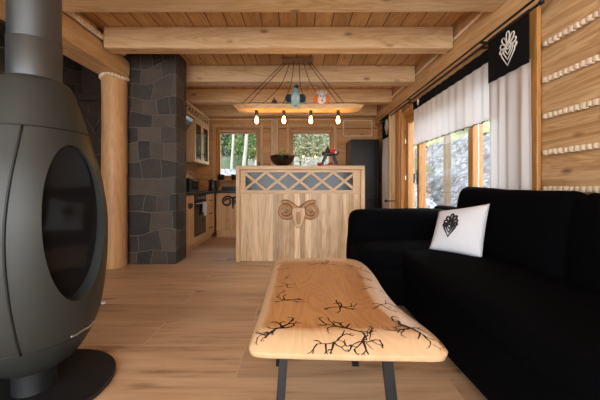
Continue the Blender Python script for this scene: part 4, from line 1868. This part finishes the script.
hd = thing('cooker_hood', (-2.0, 5.05, 1.75), 'black slanted glass cooker hood beside the wall cabinet', 'cooker hood')
m = MB()
m.prism([(-2.165, 2.20), (-1.90, 2.20), (-1.88, 2.14), (-2.06, 1.86), (-2.165, 1.86)], 1, 4.82, 5.38)
m.build('hood_body', M_appliance, hd, bevel=.006)
m = MB()
a = Vector((-1.862, 0, 2.19))
b = Vector((-1.99, 0, 1.98))
dd = Vector((.853, 0, -.522)) * .008
m.add([a + Vector((0, 4.84, 0)), a + Vector((0, 5.36, 0)), b + Vector((0, 5.36, 0)), b + Vector((0, 4.84, 0)), a + dd + Vector((0, 4.84, 0)), a + dd + Vector((0, 5.36, 0)), b + dd + Vector((0, 5.36, 0)), b + dd + Vector((0, 4.84, 0))],
      [(0, 1, 2, 3), (7, 6, 5, 4), (0, 4, 5, 1), (1, 5, 6, 2), (2, 6, 7, 3), (3, 7, 4, 0)])
m.build('glass_front', plain('mirror_glass', (.35, .36, .37), .05, .9), hd)

# fridge
fr = thing('fridge', (1.36, 6.2, 0), 'tall black fridge in the corner beside the far curtain', 'fridge')
m = MB()
m.box(1.07, 1.625, 5.98, 6.56, .03, 1.93)
m.build('body', M_fridge, fr, bevel=.006)
for (z0, z1) in ((.06, .72), (.73, 1.925)):
    m = MB()
    m.box(1.07, 1.625, 5.94, 5.976, z0, z1)
    d = m.build('door', M_fridge, fr, bevel=.006)
    m = MB()
    zz = (z1 - .22, z1 - .04) if z0 < .5 else (z0 + .06, z0 + .36)
    m.tube([(1.59, 5.94, zz[0]), (1.59, 5.905, zz[0]), (1.59, 5.905, zz[1]), (1.59, 5.94, zz[1])], .010, 8)
    m.build('handle', M_brass, d, smooth='auto')
for x in (1.1, 1.59):
    for y in (6.0, 6.5):
        m = MB()
        m.lathe([(.02, 0), (.02, .035)], (x, y, 0), 12)
        m.build('foot', M_appliance, fr)

# ------------------------------------------------------------------ hanging lamp
LY = 4.12
lp = thing('pendant_lamp', (.01, LY, ZC), 'hanging lamp of a long live-edge board with four glowing bulbs', 'lamp')
m = MB()
m.box(-.205, .22, LY - .07, LY + .07, ZC - .045, ZC - .001)
m.build('canopy', wood('canopy_wood', (.36, .20, .10), (.24, .12, .055), 0, .5, 0), lp, bevel=.01)
m = MB()
prof = []
b0, b1 = -.835, .875
nx = 24
vs = []
for i in range(nx + 1):
    s = i / nx
    x = b0 + (b1 - b0) * s
    e = min(1, min(s, 1 - s) * 14)
    w0 = LY - .125 - .012 * math.sin(s * 9) + .05 * (1 - e)
    w1 = LY + .125 + .012 * math.sin(s * 7 + 1) - .05 * (1 - e)
    sk_ = .03 * (1 - e) * (1 if s > .5 else -1)
    vs += [Vector((x - sk_, w0 + .012, 2.035)), Vector((x + sk_, w0, 2.095)), Vector((x + sk_, w1, 2.095)), Vector((x - sk_, w1 - .012, 2.035))]
fs = [(0, 1, 2, 3), tuple(4 * nx + k for k in (3, 2, 1, 0))]
for i in range(nx):
    for k in range(4):
        fs.append((4 * i + k, 4 * i + (k + 1) % 4, 4 * i + 4 + (k + 1) % 4, 4 * i + 4 + k))
m.add(vs, fs)
m.build('lamp_board', M_lampboard, lp, smooth='auto')
ends = [(-.18, -.79, 0), (-.14, -.70, 0), (-.10, -.52, 1), (-.045, -.21, .6), (.03, .13, -.5), (.09, .48, -1), (.15, .59, 0), (.19, .68, 0)]
for (xa, xb, sag) in ends:
    pts = []
    for k in range(13):
        t = k / 12
        x = xa + (xb - xa) * t + sag * .045 * math.sin(PI * t) * (1 if t < .5 else 1.4 - t * .8) * 1.3
        z = (ZC - .045) + (2.095 - ZC + .045) * t - abs(sag) * .05 * math.sin(PI * t)
        pts.append((x, LY, z))
    m = MB()
    m.tube(pts, .0048, 6)
    m.build('cable', M_cord, lp, smooth='auto')
for xb in (-.555, -.18, .19, .565):
    m = MB()
    m.lathe([(.021, 2.036), (.023, 2.03), (.023, 1.975), (.019, 1.968)], (xb, LY, 0), 20)
    s_ = m.build('lamp_socket', M_appliance, lp, smooth='auto')
    m = MB()
    m.lathe([(.016, 1.972), (.021, 1.955), (.046, 1.93), (.057, 1.897), (.055, 1.868), (.036, 1.838), (1e-5, 1.828)], (xb, LY, 0), 24)
    m.build('bulb', M_bulb, s_, smooth=True)
    m = MB()
    for k in range(4):
        a = k * PI / 2
        m.tube([(xb + .008 * math.cos(a), LY + .008 * math.sin(a), 1.955), (xb + .022 * math.cos(a), LY + .022 * math.sin(a), 1.89), (xb + .010 * math.cos(a), LY + .010 * math.sin(a), 1.86)], .0035, 6)
    m.build('filament', M_filament, s_, smooth=True)
    ld = bpy.data.lights.new('bulb_light', 'POINT')
    ld.energy = .32
    ld.color = (1.0, .68, .36)
    ld.shadow_soft_size = .03
    lo = bpy.data.objects.new('bulb_light', ld)
    COL.objects.link(lo)
    lo.parent = s_
    lo.location = Vector((xb, LY, 1.88)) - parent_origin(s_)

# soft toys hanging over the lamp board's front edge
M_teal = plain('teal_plush', (.18, .36, .40), .95, var=.15, scale=90, sheen=.4)
M_tealp = plain('pale_teal_plush', (.30, .52, .55), .95, var=.15, scale=90, sheen=.4)
M_navy = plain('dark_blue_plush', (.015, .030, .050), .95, sheen=.3)
M_greyp = plain('pale_grey_plush', (.52, .50, .48), .95, sheen=.4)
M_orange = plain('orange_plush', (.70, .17, .03), .9, sheen=.3)
M_cream = plain('white_plush', (.75, .70, .68), .9, sheen=.3)
FYL = LY - .07
tx, tz = -.02, 2.10
ty = thing('plush_elephant', (tx, FYL, tz), 'teal plush toy with round dark ears on the lamp board', 'soft toy', 'soft toys on the lamp board')
m = MB()
m.lathe([(1e-5, 0), (.045, .01), (.062, .06), (.060, .12), (.045, .18), (.022, .225), (1e-5, .235)], (tx, LY - 0.070, tz - .002), 24)
m.ell((tx - .09, LY - 0.100, tz + .015), (.05, .03, .02), 12)
m.ell((tx + .09, LY - 0.100, tz + .015), (.05, .03, .02), 12)
m.build('body', M_teal, ty, smooth=True)
m = MB()
m.lathe([(1e-5, -.085), (.030, -.08), (.050, -.05), (.052, -.01), (.060, .04), (.052, .085), (.025, .105), (1e-5, .108)], (tx, LY - 0.190, tz + .01), 24)
m.build('head', M_tealp, ty, smooth=True)
for sg in (-1, 1):
    m = MB()
    m.ell((tx + sg * .085, LY - 0.173, tz + .055), (.052, .022, .058), 16)
    m.build('ear', M_navy, ty, smooth=True)
    m = MB()
    m.ell((tx + sg * .022, LY - 0.240, tz + .045), (.018, .010, .022), 12)
    e = m.build('eye', M_cream, ty, smooth=True)
    m = MB()
    m.ell((tx + sg * .018, LY - 0.250, tz + .043), (.006, .004, .008), 8)
    m.build('pupil', M_navy, e, smooth=True)
m = MB()
m.tube([(tx, LY - 0.070, tz + .22), (tx + .02, LY - 0.070, tz + .25), (tx + .05, LY - 0.070, tz + .245)], [.03, .028, .012], 10)
m.build('tuft', M_navy, ty, smooth=True)
m = MB()
m.tube([(tx - .022, LY - 0.233, tz - .055), (tx, LY - 0.242, tz - .062), (tx + .022, LY - 0.233, tz - .055)], .004, 6)
m.build('mouth', M_navy, ty, smooth=True)

tx = .325
ty = thing('plush_animal', (tx, FYL, tz), 'white plush toy with orange ears on the lamp board', 'soft toy', 'soft toys on the lamp board')
m = MB()
m.lathe([(1e-5, 0), (.055, .015), (.072, .07), (.066, .12), (.05, .16), (1e-5, .185)], (tx + .01, LY - 0.070, tz - .002), 24)
m.ell((tx - .045, LY - 0.070, tz + .155), (.022, .02, .028), 12)
m.ell((tx + .06, LY - 0.070, tz + .155), (.022, .02, .028), 12)
m.build('body', M_greyp, ty, smooth=True)
m = MB()
m.lathe([(1e-5, -.045), (.035, -.04), (.056, -.012), (.052, .03), (.034, .075), (1e-5, .09)], (tx, LY - 0.190, tz + .025), 24)
m.build('head', M_cream, ty, smooth=True)
for sg in (-1, 1):
    m = MB()
    m.ell((tx + sg * .075, LY - 0.175, tz + .045), (.034, .022, .055), 14, 0, Matrix.Rotation(R(28 * sg * -1), 3, 'Y'))
    m.build('ear', M_orange, ty, smooth=True)
    m = MB()
    m.ell((tx + sg * .016, LY - 0.237, tz + .062), (.009, .006, .012), 10)
    m.build('eye', M_navy, ty, smooth=True)
m = MB()
m.ell((tx, LY - 0.245, tz + .005), (.012, .010, .009), 10)
m.build('nose', M_navy, ty, smooth=True)
m = MB()
m.ell((tx, LY - 0.241, tz + .035), (.014, .006, .014), 10)
m.build('muzzle_patch', M_greyp, ty, smooth=True)
m = MB()
m.ell((tx + .01, LY - 0.070, tz + .165), (.035, .035, .028), 12)
m.build('cap', M_greyp, ty, smooth=True)

bl = thing('small_bell', (-.31, LY - .05, 2.096), 'small grey bell standing on the lamp board', 'bell')
m = MB()
m.lathe([(.055, 2.096), (.052, 2.102), (.040, 2.13), (.032, 2.16), (.015, 2.175), (1e-5, 2.178)], (-.31, LY - .05, 0), 20)
m.build('bell_cup', M_ogrey, bl, smooth='auto')
m = MB()
m.tube([(-.31 + .012 * math.cos(k * PI / 6), LY - .05, 2.185 + .012 * math.sin(k * PI / 6)) for k in range(12)], .004, 6, closed=True)
m.build('loop', M_ogrey, bl, smooth=True)
